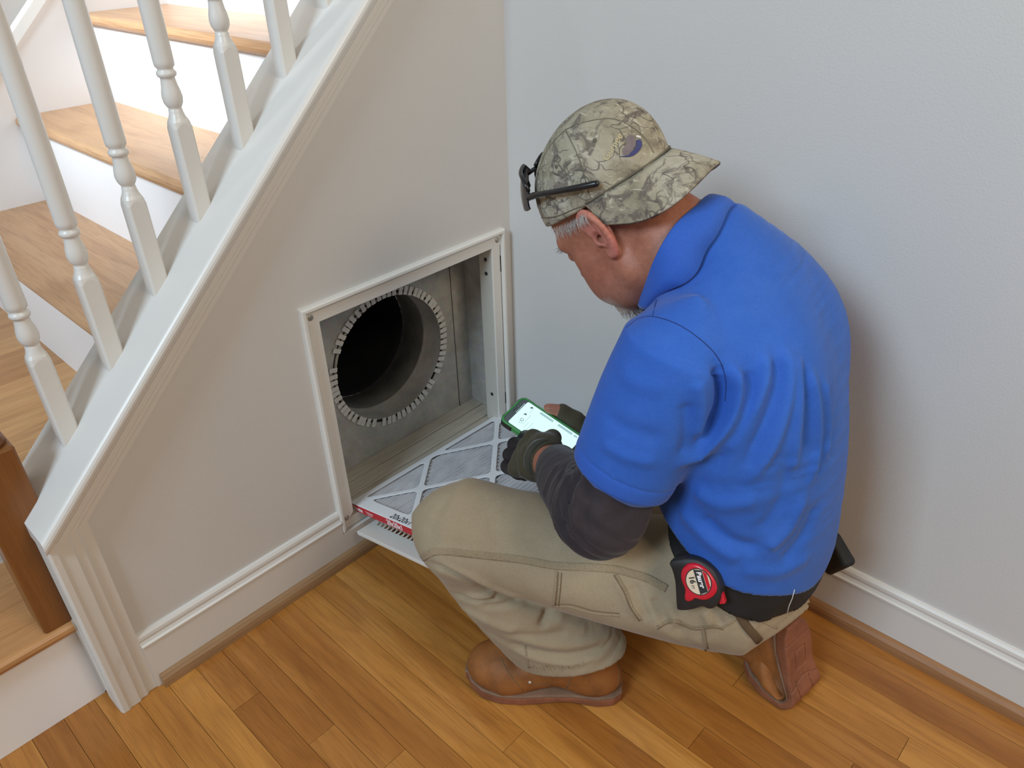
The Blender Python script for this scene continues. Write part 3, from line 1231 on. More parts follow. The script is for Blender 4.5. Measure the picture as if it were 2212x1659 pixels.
# ------------------------------------------------------------------ the crouching man
PAZ = math.radians(100.0)
PFV = np.array([math.cos(PAZ), math.sin(PAZ), 0.0])
PLV = np.array([-math.sin(PAZ), math.cos(PAZ), 0.0])
P0 = np.array([-0.31, -0.86, 0.0])
PR = np.stack([PFV, PLV, np.array([0, 0, 1.0])])          # rows: f, l, z axes


def toW(p):
    return P0 + np.asarray(p, float) @ PR


def pp(px, py, l):
    """point of the person frame (f, l, z) on the sagittal plane l seen at a pixel"""
    d = px_ray(px, py)
    t = ((P0 - CAM) @ PLV + l) / (d @ PLV)
    q = CAM + t * d - P0
    return np.array([q @ PFV, l, q[2]])


def unit(v):
    v = np.asarray(v, float)
    return v / np.linalg.norm(v)


# head frame
HO = np.array([-0.400, -0.613, 0.9275])


def head_axes(az, p, r):
    az, p, r = map(math.radians, (az, p, r))
    f0 = np.array([math.cos(az), math.sin(az), 0])
    l0 = np.array([-math.sin(az), math.cos(az), 0])
    z = np.array([0, 0, 1.0])
    f = f0 * math.cos(p) - z * math.sin(p)
    u = z * math.cos(p) + f0 * math.sin(p)
    return np.stack([f, l0 * math.cos(r) + u * math.sin(r), -l0 * math.sin(r) + u * math.cos(r)])


HR = head_axes(95.5, 46.4, -6.3)


def head2W(p):
    return HO + np.asarray(p, float) @ HR


def W2P(p):
    return (np.asarray(p, float) - P0) @ PR.T


def P2H(p):
    return (P0 + p @ PR - HO) @ HR.T


def head2P(p):
    return W2P(head2W(p))


man = empty('person', (-0.31, -0.86, 0.0), label='man in blue polo shirt and khaki work trousers crouching over his phone', cat='person')

# joints (f, l, z)
HIP_L, KNEE_L, ANK_L = (0.02, 0.11, 0.385), (0.430, 0.258, 0.412), (0.237, 0.153, 0.085)
HIP_R, KNEE_R, ANK_R = (0.02, -0.07, 0.375), (0.38, -0.17, 0.095), (0.02, -0.075, 0.15)
SH_L, ELB_L, WR_L = (0.115, 0.185, 0.800), (0.172, 0.250, 0.558), (0.378, 0.075, 0.458)
SH_R = (0.120, -0.165, 0.800)
WR_R = tuple(pp(1318, 922, -0.135))
ELB_R = (0.19, -0.265, 0.56)

# ---- materials


def culled(fn, lo, hi, pad=0.03):
    """evaluate fn only inside a box, far value elsewhere"""
    lo, hi = np.asarray(lo, float) - pad, np.asarray(hi, float) + pad

    def g(p):
        out = np.maximum.reduce([lo - p, p - hi]).max(axis=1) + pad
        m = out < pad
        if m.any():
            out[m] = fn(p[m])
        return out
    return g


def skin_mat():
    t = NT('skin')
    at = t.n('ShaderNodeAttribute')
    at.attribute_name = 'tint'
    v = t.coord()
    mot = t.ramp(t.noise(v, 110, 6, 0.7), [(0.3, (0.82, 0.74, 0.72)), (0.7, (1.10, 1.08, 1.06))])
    c = t.mix(1.0, at.outputs['Color'], mot, 'MULTIPLY')
    return t.done(c, 0.48, 0, t.bump(t.noise(v, 500, 4, 0.6), 0.25, 0.0015), 0.4, sss=0.12)


M_SKIN = skin_mat()


def cloth(name, col, var=0.10, weave=900, wr=0.25, rough=0.85, wrs=26, fade=None, sheen=0.15, ws=0.3):
    t = NT(name)
    v = t.coord()
    big = t.noise(v, 5.0, 4, 0.55)
    c = t.ramp(big, [(0.3, tuple(x * (1 - var) for x in col)), (0.7, tuple(min(1, x * (1 + var)) for x in col))])
    fine = t.noise(v, 420, 2, 0.5)
    c = t.mix(0.12, c, t.ramp(fine, [(0.3, (0.35, 0.35, 0.35)), (0.7, (0.75, 0.75, 0.75))]), 'OVERLAY')
    if fade:
        f = t.ramp(t.noise(v, 12, 6, 0.65), [(0.48, (0, 0, 0)), (0.72, (1, 1, 1))])
        c = t.mix(t.math('MULTIPLY', f, 0.35), c, fade)
    vw = t.coord('Object', (0.12, 1.0, 1.0), 0, (0.3, 0.2, 0.17))
    wv = t.noise(vw, weave * 1.1, 2, 0.6)
    n1 = t.bump(t.noise(v, wrs, 4, 0.55, 0.6), wr, 0.006)
    n2 = t.bump(wv, ws, 0.0008, n1)
    c = t.mix(0.10, c, t.ramp(wv, [(0.35, (0.3, 0.3, 0.3)), (0.65, (0.75, 0.75, 0.75))]), 'OVERLAY')
    return t.done(c, rough, 0, n2, 0.2, sheen=sheen)


M_SHIRT = cloth('blue_pique', (0.031, 0.112, 0.455), 0.09, 1100, 0.10, 0.85, 30, fade=(0.058, 0.165, 0.56))
M_RIB = cloth('blue_rib', (0.033, 0.110, 0.47), 0.06, 700, 0.05, 0.85)
M_UNDER = cloth('charcoal_knit', (0.038, 0.030, 0.034), 0.14, 600, 0.22, 0.95, 60, fade=(0.062, 0.048, 0.053))
M_PANTS = cloth('khaki_duck', (0.315, 0.248, 0.162), 0.12, 700, 0.16, 0.9, 34, fade=(0.41, 0.345, 0.25))
M_SEAM = cloth('khaki_seam', (0.285, 0.218, 0.138), 0.25, 300, 0.5, 0.9, 160)
M_STITCH = plain('brown_thread', (0.17, 0.105, 0.05), 0.9, 0, 0.2)
M_BELT = plain('black_webbing', (0.006, 0.006, 0.0065), 0.7, 0, 0.3, bump=0.3)
M_BLUETH = plain('dark_blue_thread', (0.010, 0.035, 0.17), 0.9, 0, 0.2)

# ---- body: one continuous skin surface from head to toes


def sd_head(q):
    """q in head coordinates: x forward, y left, z up, origin between the ear canals"""
    a = q.copy()
    a[:, 1] = np.abs(a[:, 1])
    d = s_ell(a, (-0.006, 0, 0.052), (0.098, 0.074, 0.082))
    d = smin(d, s_ell(a, (0.050, 0, -0.020), (0.052, 0.056, 0.075)), 0.05)
    d = smin(d, s_ell(a, (0.048, 0.038, -0.026), (0.036, 0.031, 0.034)), 0.02)        # cheekbone
    d = smin(d, s_chain(a, [(0.004, 0.060, -0.012), (0.008, 0.056, -0.062), (0.046, 0.036, -0.090), (0.086, 0.010, -0.103)], [0.012, 0.014, 0.017, 0.018], 0.02), 0.022)
    d = smin(d, s_ell(a, (0.082, 0, -0.094), (0.024, 0.026, 0.022)), 0.02)             # chin
    d = smin(d, s_seg(a, (0.091, 0.0, 0.030), (0.078, 0.044, 0.027), 0.012, 0.011), 0.014)   # brow
    d = smax(d, -s_ell(a, (0.103, 0.034, 0.006), (0.016, 0.019, 0.013)), 0.012)        # eye socket
    d = smin(d, s_ell(a, (0.084, 0.033, 0.006), (0.0125, 0.0135, 0.0115)), 0.004)      # lids
    d = smin(d, s_chain(a, [(0.096, 0, 0.018), (0.106, 0, -0.004), (0.116, 0, -0.026)], [0.008, 0.009, 0.0115], 0.012), 0.012)   # nose
    d = smin(d, s_ell(a, (0.104, 0.013, -0.030), (0.011, 0.009, 0.008)), 0.008)
    d = smin(d, s_seg(a, (0.101, 0.0, -0.053), (0.092, 0.020, -0.057), 0.0060, 0.003), 0.008)   # lips
    d = smin(d, s_seg(a, (0.100, 0.0, -0.066), (0.091, 0.019, -0.062), 0.0062, 0.003), 0.008)
    d = smax(d, -(s_seg(a, (0.112, 0.0, -0.0595), (0.094, 0.026, -0.060), 0.0016)), 0.003)
    # nasolabial and jowl creases
    d = smax(d, -s_chain(a, [(0.106, 0.020, -0.028), (0.092, 0.034, -0.055), (0.080, 0.036, -0.080)], [0.002, 0.0035, 0.002], 0.004), 0.012)
    d = smax(d, -s_chain(a, [(0.030, 0.062, -0.045), (0.055, 0.056, -0.068), (0.070, 0.044, -0.094)], [0.0005, 0.0012, 0.0005], 0.004), 0.008)
    d = smin(d, s_ell(a, (0.066, 0.036, -0.060), (0.032, 0.026, 0.034)), 0.022)       # jowl
    # ear
    hel = [(0.010, 0.072, 0.006), (0.010, 0.076, 0.024), (0.002, 0.081, 0.037), (-0.012, 0.087, 0.039), (-0.022, 0.092, 0.028), (-0.025, 0.092, 0.010), (-0.021, 0.088, -0.008), (-0.013, 0.083, -0.022), (-0.002, 0.078, -0.030), (0.006, 0.075, -0.027)]
    ear = s_chain(a, crom(hel, 22), crom([0.0035, 0.0042, 0.0046, 0.0048, 0.0046, 0.0043, 0.0044, 0.0050, 0.0060, 0.004], 22)[:, 0], 0.003)
    ear = smin(ear, s_ell(a, (-0.009, 0.079, 0.008), (0.018, 0.0045, 0.030)), 0.006)
    ear = smin(ear, s_chain(a, [(-0.014, 0.084, 0.022), (-0.016, 0.086, 0.004), (-0.009, 0.083, -0.012)], [0.0028, 0.0036, 0.0032], 0.004), 0.005)   # antihelix
    ear = smin(ear, s_ell(a, (0.008, 0.076, -0.004), (0.005, 0.004, 0.007)), 0.004)                   # tragus
    ear = smax(ear, -s_ell(a, (-0.001, 0.086, -0.001), (0.0085, 0.0085, 0.012)), 0.003)              # concha
    d = smin(d, ear, 0.007)
    d = smax(d, -s_ell(a, (0.0, 0.080, -0.003), (0.0045, 0.012, 0.0055)), 0.003)
    return d


NECK = [head2P((-0.030, 0.0, -0.020)), head2P((-0.040, 0, -0.075)), (0.135, 0.020, 0.845), (0.100, 0.015, 0.77)]


def sd_neck(p):
    return s_chain(p, NECK, [0.054, 0.053, 0.062, 0.085], 0.04)


def sd_bodyfine(p):
    d = smin(sd_head(P2H(p)), sd_neck(p), 0.022)
    # loose skin under the jaw
    for y_ in (-0.036, 0.036):
        d = smin(d, s_seg(p, head2P((0.030, y_, -0.075)), head2P((-0.030, y_, -0.085)), 0.026, 0.030), 0.03)
    d = smin(d, s_seg(p, head2P((0.060, 0, -0.085)), head2P((-0.005, 0, -0.105)), 0.022, 0.03), 0.03)
    return d


def hand_sdf(p, wrist, X, Y, fing, thumb, grow=0.0):
    """X wrist to knuckles, Y towards the thumb side; fing = list of (y, len, flex1, flex2, flex3)"""
    X = unit(X)
    Y = unit(np.asarray(Y) - np.dot(Y, X) * X)
    return X, Y


TORSO_C = [(0.000, 0.035, 0.25), (0.004, 0.035, 0.34), (0.010, 0.032, 0.44), (0.016, 0.028, 0.54), (0.028, 0.024, 0.63), (0.046, 0.018, 0.71), (0.070, 0.014, 0.78), (0.100, 0.014, 0.84), (0.130, 0.016, 0.885), (0.150, 0.020, 0.91)]
TORSO_A = [0.175, 0.188, 0.188, 0.185, 0.188, 0.193, 0.186, 0.150, 0.100, 0.075]
TORSO_B = [0.118, 0.126, 0.128, 0.126, 0.124, 0.120, 0.113, 0.098, 0.078, 0.066]
LAT = (0.0, 1.0, 0.0)


def sd_torso(p, g=0.0):
    return s_etube(p, TORSO_C, LAT, [x + g for x in TORSO_A], [x + g for x in TORSO_B])


def sd_bodycoarse(p):
    d = s_etube(p, [(0.005, 0.035, 0.40)] + TORSO_C[2:], LAT, [0.14] + [x - 0.026 for x in TORSO_A[2:]], [0.085] + [x - 0.026 for x in TORSO_B[2:]])
    d = smin(d, s_chain(p, [(0.09, 0.10, 0.80), SH_L, ELB_L, WR_L], [0.05, 0.052, 0.040, 0.027], 0.02), 0.03)
    d = smin(d, s_chain(p, [(0.09, -0.08, 0.80), SH_R, ELB_R, WR_R], [0.05, 0.050, 0.040, 0.027], 0.02), 0.03)
    d = smin(d, s_chain(p, [HIP_L, KNEE_L, ANK_L], [0.065, 0.055, 0.028], 0.02), 0.04)
    d = smin(d, s_chain(p, [HIP_R, KNEE_R, ANK_R], [0.065, 0.050, 0.030], 0.02), 0.04)
    d = smin(d, sd_neck(p) + 0.009, 0.03)
    return d


# hand frames
HL_X = unit((0.080, -0.030, -0.030))
HL_Y = unit(np.array((0.10, -0.85, 0.50)) - np.dot((0.10, -0.85, 0.50), HL_X) * HL_X)
HL_Z = np.cross(HL_Y, HL_X)                      # back of the left hand
WL = np.array(WR_L)


def hl(x, y, z):
    return WL + HL_X * x + HL_Y * y + HL_Z * z


def finger_pts(base, X, Zb, lens, flex, spread=None):
    pts = [np.array(base)]
    a = 0.0
    for L_, fx in zip(lens, flex):
        a += math.radians(fx)
        dvec = X * math.cos(a) - Zb * math.sin(a)
        pts.append(pts[-1] + dvec * L_)
    return pts


FING_L = []
for y_, sc_, fl_ in ((0.034, 0.98, (20, 80, 40)), (0.012, 1.05, (8, 100, 60)), (-0.011, 1.0, (6, 102, 60)), (-0.033, 0.84, (10, 102, 60))):
    FING_L.append((finger_pts(hl(0.068 - abs(y_ - 0.012) * 0.18, y_, 0.002), HL_X, HL_Z, (0.043 * sc_, 0.028 * sc_, 0.022 * sc_), fl_), (0.0128, 0.0118, 0.0108, 0.0092)))
THUMB_L = [hl(0.018, 0.028, -0.010), hl(0.046, 0.052, -0.026), hl(0.072, 0.056, -0.044), hl(0.092, 0.048, -0.058)]


def sd_hand_l(p, g=0.0):
    q = p - WL
    loc = np.stack([q @ HL_X, q @ HL_Y, q @ HL_Z], 1)
    d = s_box(loc, (0.037, 0.002, -0.003), (0.038, 0.043, 0.017), 0.016) - g
    d = smin(d, s_ell(loc, (0.032, 0.026, -0.014), (0.030, 0.020, 0.017)) - g, 0.02)
    d = smin(d, s_seg(p, WL - HL_X * 0.035, WL + HL_X * 0.02, 0.027 + g, 0.029 + g), 0.03)
    return d


def sd_fing_l(p, g=0.0):
    d = None
    for pts, r in FING_L:
        e = s_chain(p, pts, [x + g for x in r], 0.006)
        d = e if d is None else smin(d, e, 0.003)
    return d


def sd_thumb_l(p, g=0.0):
    return s_chain(p, THUMB_L, [0.018 + g, 0.0135 + g, 0.0122 + g, 0.010 + g], 0.01)


# right hand cradles the phone from its far edge
PH_C = np.array([-0.35660, -0.41908, 0.43715])
PH_M = np.array([[0.14568654, 0.98134974, -0.1014134], [-0.93636469, 0.10535748, -0.32743034], [-0.31063902, 0.14266212, 0.93941721]])
PH_M[:, 2] = np.cross(PH_M[:, 0], PH_M[:, 1])


def ph(u, v, w):
    """phone coordinates: u along towards the man, v across to the far edge, w out of the screen"""
    return W2P(PH_C + PH_M @ np.array([u, v, w], float))


TH_R = [ph(0.062, 0.066, -0.022), ph(0.034, 0.062, 0.000), ph(0.004, 0.055, 0.010), ph(-0.020, 0.040, 0.0135)]
TH_RR = [0.0185, 0.0150, 0.0128, 0.0105]
PALM_R = [ph(0.100, 0.100, -0.034), ph(0.060, 0.070, -0.034), ph(0.020, 0.058, -0.036), ph(-0.012, 0.050, -0.034)]
FING_R = []
for k_, u_ in enumerate((-0.022, -0.001, 0.020, 0.040)):
    FING_R.append(([ph(u_ + 0.004, 0.058, -0.034), ph(u_ - 0.002, 0.022, -0.033), ph(u_ - 0.006, -0.006, -0.026), ph(u_ - 0.008, -0.026, -0.0225)], (0.0125, 0.0115, 0.0105, 0.009)))


def sd_hand_r(p, g=0.0):
    d = s_chain(p, [np.array(WR_R)] + PALM_R, [0.030 + g, 0.032 + g, 0.031 + g, 0.026 + g, 0.018 + g], 0.02)
    return d


def sd_fing_r(p, g=0.0):
    d = None
    for pts, r in FING_R:
        e = s_chain(p, pts, [x + g for x in r], 0.006)
        d = e if d is None else smin(d, e, 0.003)
    return d


def sd_thumb_r(p, g=0.0):
    return s_chain(p, TH_R, [x + g for x in TH_RR], 0.008)


def sd_hands(p):
    d = np.minimum(smin(sd_hand_l(p, -0.003), sd_fing_l(p, -0.0025), 0.008), 9)
    d = smin(d, sd_thumb_l(p, -0.002), 0.008)
    e = smin(sd_hand_r(p, -0.003), sd_fing_r(p, -0.0025), 0.008)
    e = smin(e, sd_thumb_r(p, -0.0), 0.010)
    # nail of the bare thumb tip
    return np.minimum(d, e)


hv, hf = iso_mesh(sd_bodyfine, np.minimum(W2P(HO) - 0.19, (0.0, -0.13, 0.74)), W2P(HO) + np.array((0.19, 0.14, 0.19)), 0.0023)
_hp = np.array([WL, np.array(WR_R)] + PALM_R + TH_R + THUMB_L + [x for f_ in FING_R + FING_L for x in f_[0]])
hands_c = culled(sd_hands, _hp.min(0) - 0.03, _hp.max(0) + 0.03)
bv, bf = iso_mesh(lambda p: smin(sd_bodycoarse(p), hands_c(p), 0.012), (-0.17, -0.35, 0.02), (0.62, 0.36, 0.93), 0.0062)
bv = relax(bv, bf, 2)
nh = len(hv)
allv = np.concatenate([hv, bv])
allf = np.concatenate([hf, bf + nh])
me = np_mesh('body', allv @ PR + P0, allf)
# colouring of the skin: rosy ear and cheeks, white beard and temple hair
hq = P2H(allv)
tint = np.tile(np.array([0.37, 0.155, 0.098]), (len(allv), 1))


def blend(c, w):
    global tint
    w = np.clip(w, 0, 1)[:, None]
    tint = tint * (1 - w) + np.array(c) * w


ay = np.abs(hq[:, 1])
nz_ = lambda s: np.sin(hq[:, 0] * s) * np.sin(hq[:, 1] * s * 1.3 + 1) * np.sin(hq[:, 2] * s * 0.9 + 2)
onhead = (hq[:, 0] > -0.12) & (np.arange(len(allv)) < nh)
blend((0.56, 0.215, 0.175), onhead * np.exp(-((ay - 0.086) / 0.010) ** 2) * (np.abs(hq[:, 2] - 0.006) < 0.05) * (np.abs(hq[:, 0] + 0.008) < 0.03) * 0.95)
blend((0.40, 0.150, 0.105), onhead * np.exp(-(((hq[:, 0] - 0.055) / 0.05) ** 2 + ((hq[:, 2] + 0.03) / 0.04) ** 2)) * 0.6)
jw = onhead * np.clip((-0.045 - hq[:, 2]) / 0.035, 0, 1) * np.clip((hq[:, 0] - 0.0) / 0.03, 0, 1)
blend((0.37, 0.18, 0.14), jw * 0.55)
gt = onhead * np.clip((hq[:, 0] - 0.062) / 0.018, 0, 1) * np.clip((-0.068 - hq[:, 2]) / 0.016, 0, 1)
blend((0.66, 0.60, 0.54), gt * 0.85)
ca = me.color_attributes.new('tint', 'FLOAT_COLOR', 'POINT')
ca.data.foreach_set('color', np.concatenate([tint, np.ones((len(tint), 1))], 1).astype(np.float32).ravel())
body = link('body', me, M_SKIN, man)

# ---- polo shirt


def arm_sd(p, s, e, w, r):
    return s_chain(p, [s, e, w], r, 0.03)


SL_MID = np.array(SH_L) + 0.62 * (np.array(ELB_L) - np.array(SH_L))
SL_DIR = unit(np.array(ELB_L) - np.array(SH_L))
SR_MID = np.array(SH_R) + 0.70 * (np.array(ELB_R) - np.array(SH_R))
SR_DIR = unit(np.array(ELB_R) - np.array(SH_R))
HEMZ, HEMS = 0.476, 0.42


def hem_h(p):
    return p[:, 2] - HEMZ - HEMS * p[:, 0] - 0.006 * np.sin(p[:, 1] * 38 + 1.0)


def sleeve(p, s, m, dr, g=0.0):
    C = [np.array(s) - dr * 0.02 + np.array((0, 0, 0.0)), np.array(s) + dr * 0.06, m]
    return s_etube(p, C, (0.35, 0.94, 0), [0.070 + g, 0.074 + g, 0.070 + g], [0.076 + g, 0.080 + g, 0.078 + g])


def sd_shirt(p):
    d = sd_torso(p, 0.0)
    # shoulder blades and the rounded back
    d = smin(d, s_ell(p, (0.055, 0.09, 0.745), (0.105, 0.075, 0.105)), 0.05)
    d = smin(d, s_ell(p, (0.060, -0.06, 0.745), (0.105, 0.075, 0.105)), 0.05)
    d = smin(d, s_ell(p, (0.110, 0.135, 0.812), (0.070, 0.075, 0.062)), 0.05)
    d = smin(d, s_ell(p, (0.115, -0.105, 0.812), (0.070, 0.075, 0.062)), 0.05)
    d = smin(d, sleeve(p, SH_L, SL_MID, SL_DIR), 0.028)
    d = smin(d, sleeve(p, SH_R, SR_MID, SR_DIR), 0.028)
    # belly leaning on the thighs
    d = smin(d, s_ell(p, (0.07, 0.03, 0.52), (0.10, 0.15, 0.13)), 0.05)
    hem = -hem_h(p) / 1.232
    d = smax(d, hem, 0.006)
    d = smax(d, -s_chain(p, NECK[:3], [0.049, 0.049, 0.046], 0.03), 0.008)
    return d


sv, sf = iso_mesh(sd_shirt, (-0.16, -0.37, 0.28), (0.30, 0.36, 0.99), 0.0042)
sv = relax(sv, sf, 2) @ PR + P0
SHIRT_FOLDS = [
    ([(1649, 767), (1654, 800), (1641, 849), (1597, 941), (1554, 984)], 0.0102, 0.009),
    ([(1672, 770), (1678, 830), (1660, 900), (1612, 1000)], -0.0076, 0.008),
    ([(1695, 751), (1703, 811), (1695, 881), (1668, 963), (1624, 1033)], 0.0093, 0.009),
    ([(1717, 767), (1727, 832), (1717, 963), (1711, 1017)], 0.0076, 0.008),
    ([(1735, 790), (1745, 880), (1740, 980)], -0.0059, 0.007),
    ([(1749, 800), (1763, 881), (1763, 963), (1750, 1040)], 0.0076, 0.008),
    ([(1780, 820), (1788, 900), (1783, 990)], 0.0059, 0.007),
    ([(1547, 790), (1562, 830), (1556, 890), (1512, 950)], -0.0187, 0.009),
    ([(1581, 789), (1592, 843), (1576, 908), (1530, 962), (1470, 1000)], 0.0136, 0.010),
    ([(1612, 800), (1622, 850), (1600, 930), (1545, 1000)], -0.0085, 0.009),
    ([(1505, 820), (1514, 880), (1504, 945)], 0.0085, 0.010),
    ([(1480, 870), (1486, 930), (1476, 985)], -0.0068, 0.010),
    ([(1738, 1066), (1700, 1142), (1655, 1186)], 0.0076, 0.011),
    ([(1765, 1090), (1735, 1160), (1690, 1215)], -0.0059, 0.012),
    ([(1521, 1115), (1543, 1142), (1586, 1174), (1640, 1185)], -0.0076, 0.011),
    ([(1500, 1060), (1560, 1090), (1640, 1080)], 0.0059, 0.014),
    ([(1470, 1100), (1530, 1165), (1600, 1210)], 0.0059, 0.013),
    ([(1483, 545), (1530, 532), (1590, 545)], 0.0043, 0.010),
    ([(1470, 575), (1530, 570), (1600, 600), (1660, 660)], 0.0043, 0.014),
    ([(1340, 800), (1380, 830), (1440, 840)], 0.0031, 0.012),
    ([(1310, 900), (1360, 930), (1430, 950)], -0.0037, 0.012),
    ([(1300, 955), (1350, 985), (1420, 1000)], 0.0043, 0.010),
    ([(1700, 1000), (1690, 1080), (1640, 1150)], -0.0051, 0.012),
    ([(1600, 1230), (1680, 1235), (1750, 1200)], 0.0051, 0.012),
]
sv = folds(sv, sf, SHIRT_FOLDS)
shirt = link('polo_shirt', np_mesh('polo_shirt', sv, sf), M_SHIRT, man)
SB = bvh_of(sv, sf)
for px_ in ([(1353, 708), (1380, 688), (1413, 684), (1467, 702), (1521, 740), (1554, 778), (1568, 822), (1566, 866)], [(1420, 640), (1410, 684)]):
    tube_on(SB, px_, 0.0009, 'seam', M_BLUETH, shirt, 8, -0.0003)
# ribbed sleeve cuffs
for nm_, mid_, dr_, sgn in (('l', SL_MID, SL_DIR, 1), ('r', SR_MID, SR_DIR, -1)):
    def sd_cuff(p, mid_=mid_, dr_=dr_):
        C = [mid_ - dr_ * 0.012, mid_ + dr_ * 0.004, mid_ + dr_ * 0.024]
        return s_etube(p, C, (0.35, 0.94, 0), [0.0665, 0.0700, 0.0675], [0.0745, 0.0780, 0.0755]) - 0.0
    cv, cf = iso_mesh(sd_cuff, mid_ - 0.11, mid_ + 0.11, 0.0032)
    link('sleeve_cuff', np_mesh('sleeve_cuff', relax(cv, cf, 1) @ PR + P0, cf), M_RIB, shirt)

# collar: a folded band round the neck, built from its top edge and its lower edge
TOPE = [(1545, 423, 0.000), (1504, 446, 0.058), (1461, 485, 0.098), (1433, 526, 0.117), (1411, 570, 0.118), (1394, 615, 0.106), (1376, 655, 0.082)]
BOTE = [(1580, 457, 0.004), (1560, 471, 0.058), (1530, 494, 0.105), (1489, 532, 0.134), (1463, 567, 0.140), (1441, 600, 0.132), (1408, 662, 0.100)]
T_ = [pp(*q) for q in TOPE]
B_ = [pp(*q) for q in BOTE]


def mir(q):
    # the far half mirrors the near one about the neck's own heading
    m2 = np.array((math.cos(math.radians(-27)), math.sin(math.radians(-27))))
    v2 = np.array((q[0] - 0.144, q[1]))
    r2_ = 2 * m2 * (v2 @ m2) - v2
    return np.array((0.144 + r2_[0], r2_[1], q[2] - 0.055 * min(1.0, abs(q[1]) / 0.06)))


Tm, Bm = [mir(q) for q in reversed(T_[1:])], [mir(q) for q in reversed(B_[1:])]
Bm = [a + 0.35 * (b - a) for a, b in zip(Tm, Bm)]
T_, B_ = Tm + T_, Bm + B_
T_, B_ = crom(T_, 60), crom(B_, 60)
for i_ in range(len(B_)):
    h_ = SB.find_nearest(Vector(toW(B_[i_])))
    if h_[0] is not None and i_ > 28:
        B_[i_] = W2P(np.array(h_[0]) + np.array(h_[1]) * 0.002)
for k_ in range(3):
    B_[1:-1] = (B_[:-2] + B_[1:-1] + B_[2:]) / 3
NC = np.array((0.165, 0.012, 0.885))
rings = []
for a, b in zip(T_, B_):
    mid = (a + b) / 2
    outw = unit(mid - NC)
    inn = unit(NC - a)
    dirb = unit(b - a)
    nrm = unit(outw - np.dot(outw, dirb) * dirb)
    rings.append([a + inn * 0.006 - unit(a - b) * 0.022, a - nrm * 0.003, a + unit(a - b) * 0.0015, a + nrm * 0.0025, mid + nrm * 0.0090, b + nrm * 0.0078, b + nrm * 0.0030 - unit(b - a) * -0.001, b - nrm * 0.002, mid - nrm * 0.001])
rings = [[toW(q) for q in r] for r in rings]
MB().loft(rings).build('collar', M_RIB, shirt, True)

# ---- trousers


def leg_l(p):
    th = s_etube(p, [(-0.012, 0.105, 0.364), (0.05, 0.130, 0.370), (0.20, 0.180, 0.385), (0.34, 0.226, 0.400), (0.435, 0.256, 0.410)], (-0.33, 0.94, 0), [0.105, 0.106, 0.098, 0.088, 0.074], [0.080, 0.088, 0.091, 0.086, 0.075])
    kn = s_ell(p, (0.437, 0.258, 0.404), (0.082, 0.080, 0.078))
    sh = s_etube(p, [(0.437, 0.258, 0.395), (0.385, 0.235, 0.30), (0.320, 0.205, 0.205), (0.270, 0.183, 0.14), (0.248, 0.175, 0.105)], (-0.40, 0.92, 0), [0.070, 0.070, 0.072, 0.074, 0.074], [0.076, 0.086, 0.096, 0.104, 0.106])
    d = smin(th, kn, 0.05)
    d = smin(d, sh, 0.012)
    return smax(d, -s_plane(p, (0.25, 0.175, 0.132), (0.26, -0.06, 1.0)), 0.004)


def leg_r(p):
    th = s_chain(p, [HIP_R, (0.20, -0.13, 0.21), KNEE_R], [0.100, 0.088, 0.072], 0.03)
    sh = s_chain(p, [KNEE_R, (0.20, -0.125, 0.115), (0.06, -0.085, 0.150)], [0.070, 0.070, 0.066], 0.03)
    return smin(th, sh, 0.02)


def sd_pants(p):
    pel = s_etube(p, [(0.004, 0.030, 0.330), (-0.006, 0.03, 0.365), (0.003, 0.03, 0.42), (0.02, 0.03, 0.49)], LAT, [0.120, 0.158, 0.176, 0.172], [0.062, 0.092, 0.113, 0.112])
    d = smin(pel, leg_l(p), 0.04)
    d = smin(d, leg_r(p), 0.04)
    d = smax(d, (hem_h(p) - 0.03) / 1.232, 0.004)
    return smax(d, 0.012 - p[:, 2], 0.004)


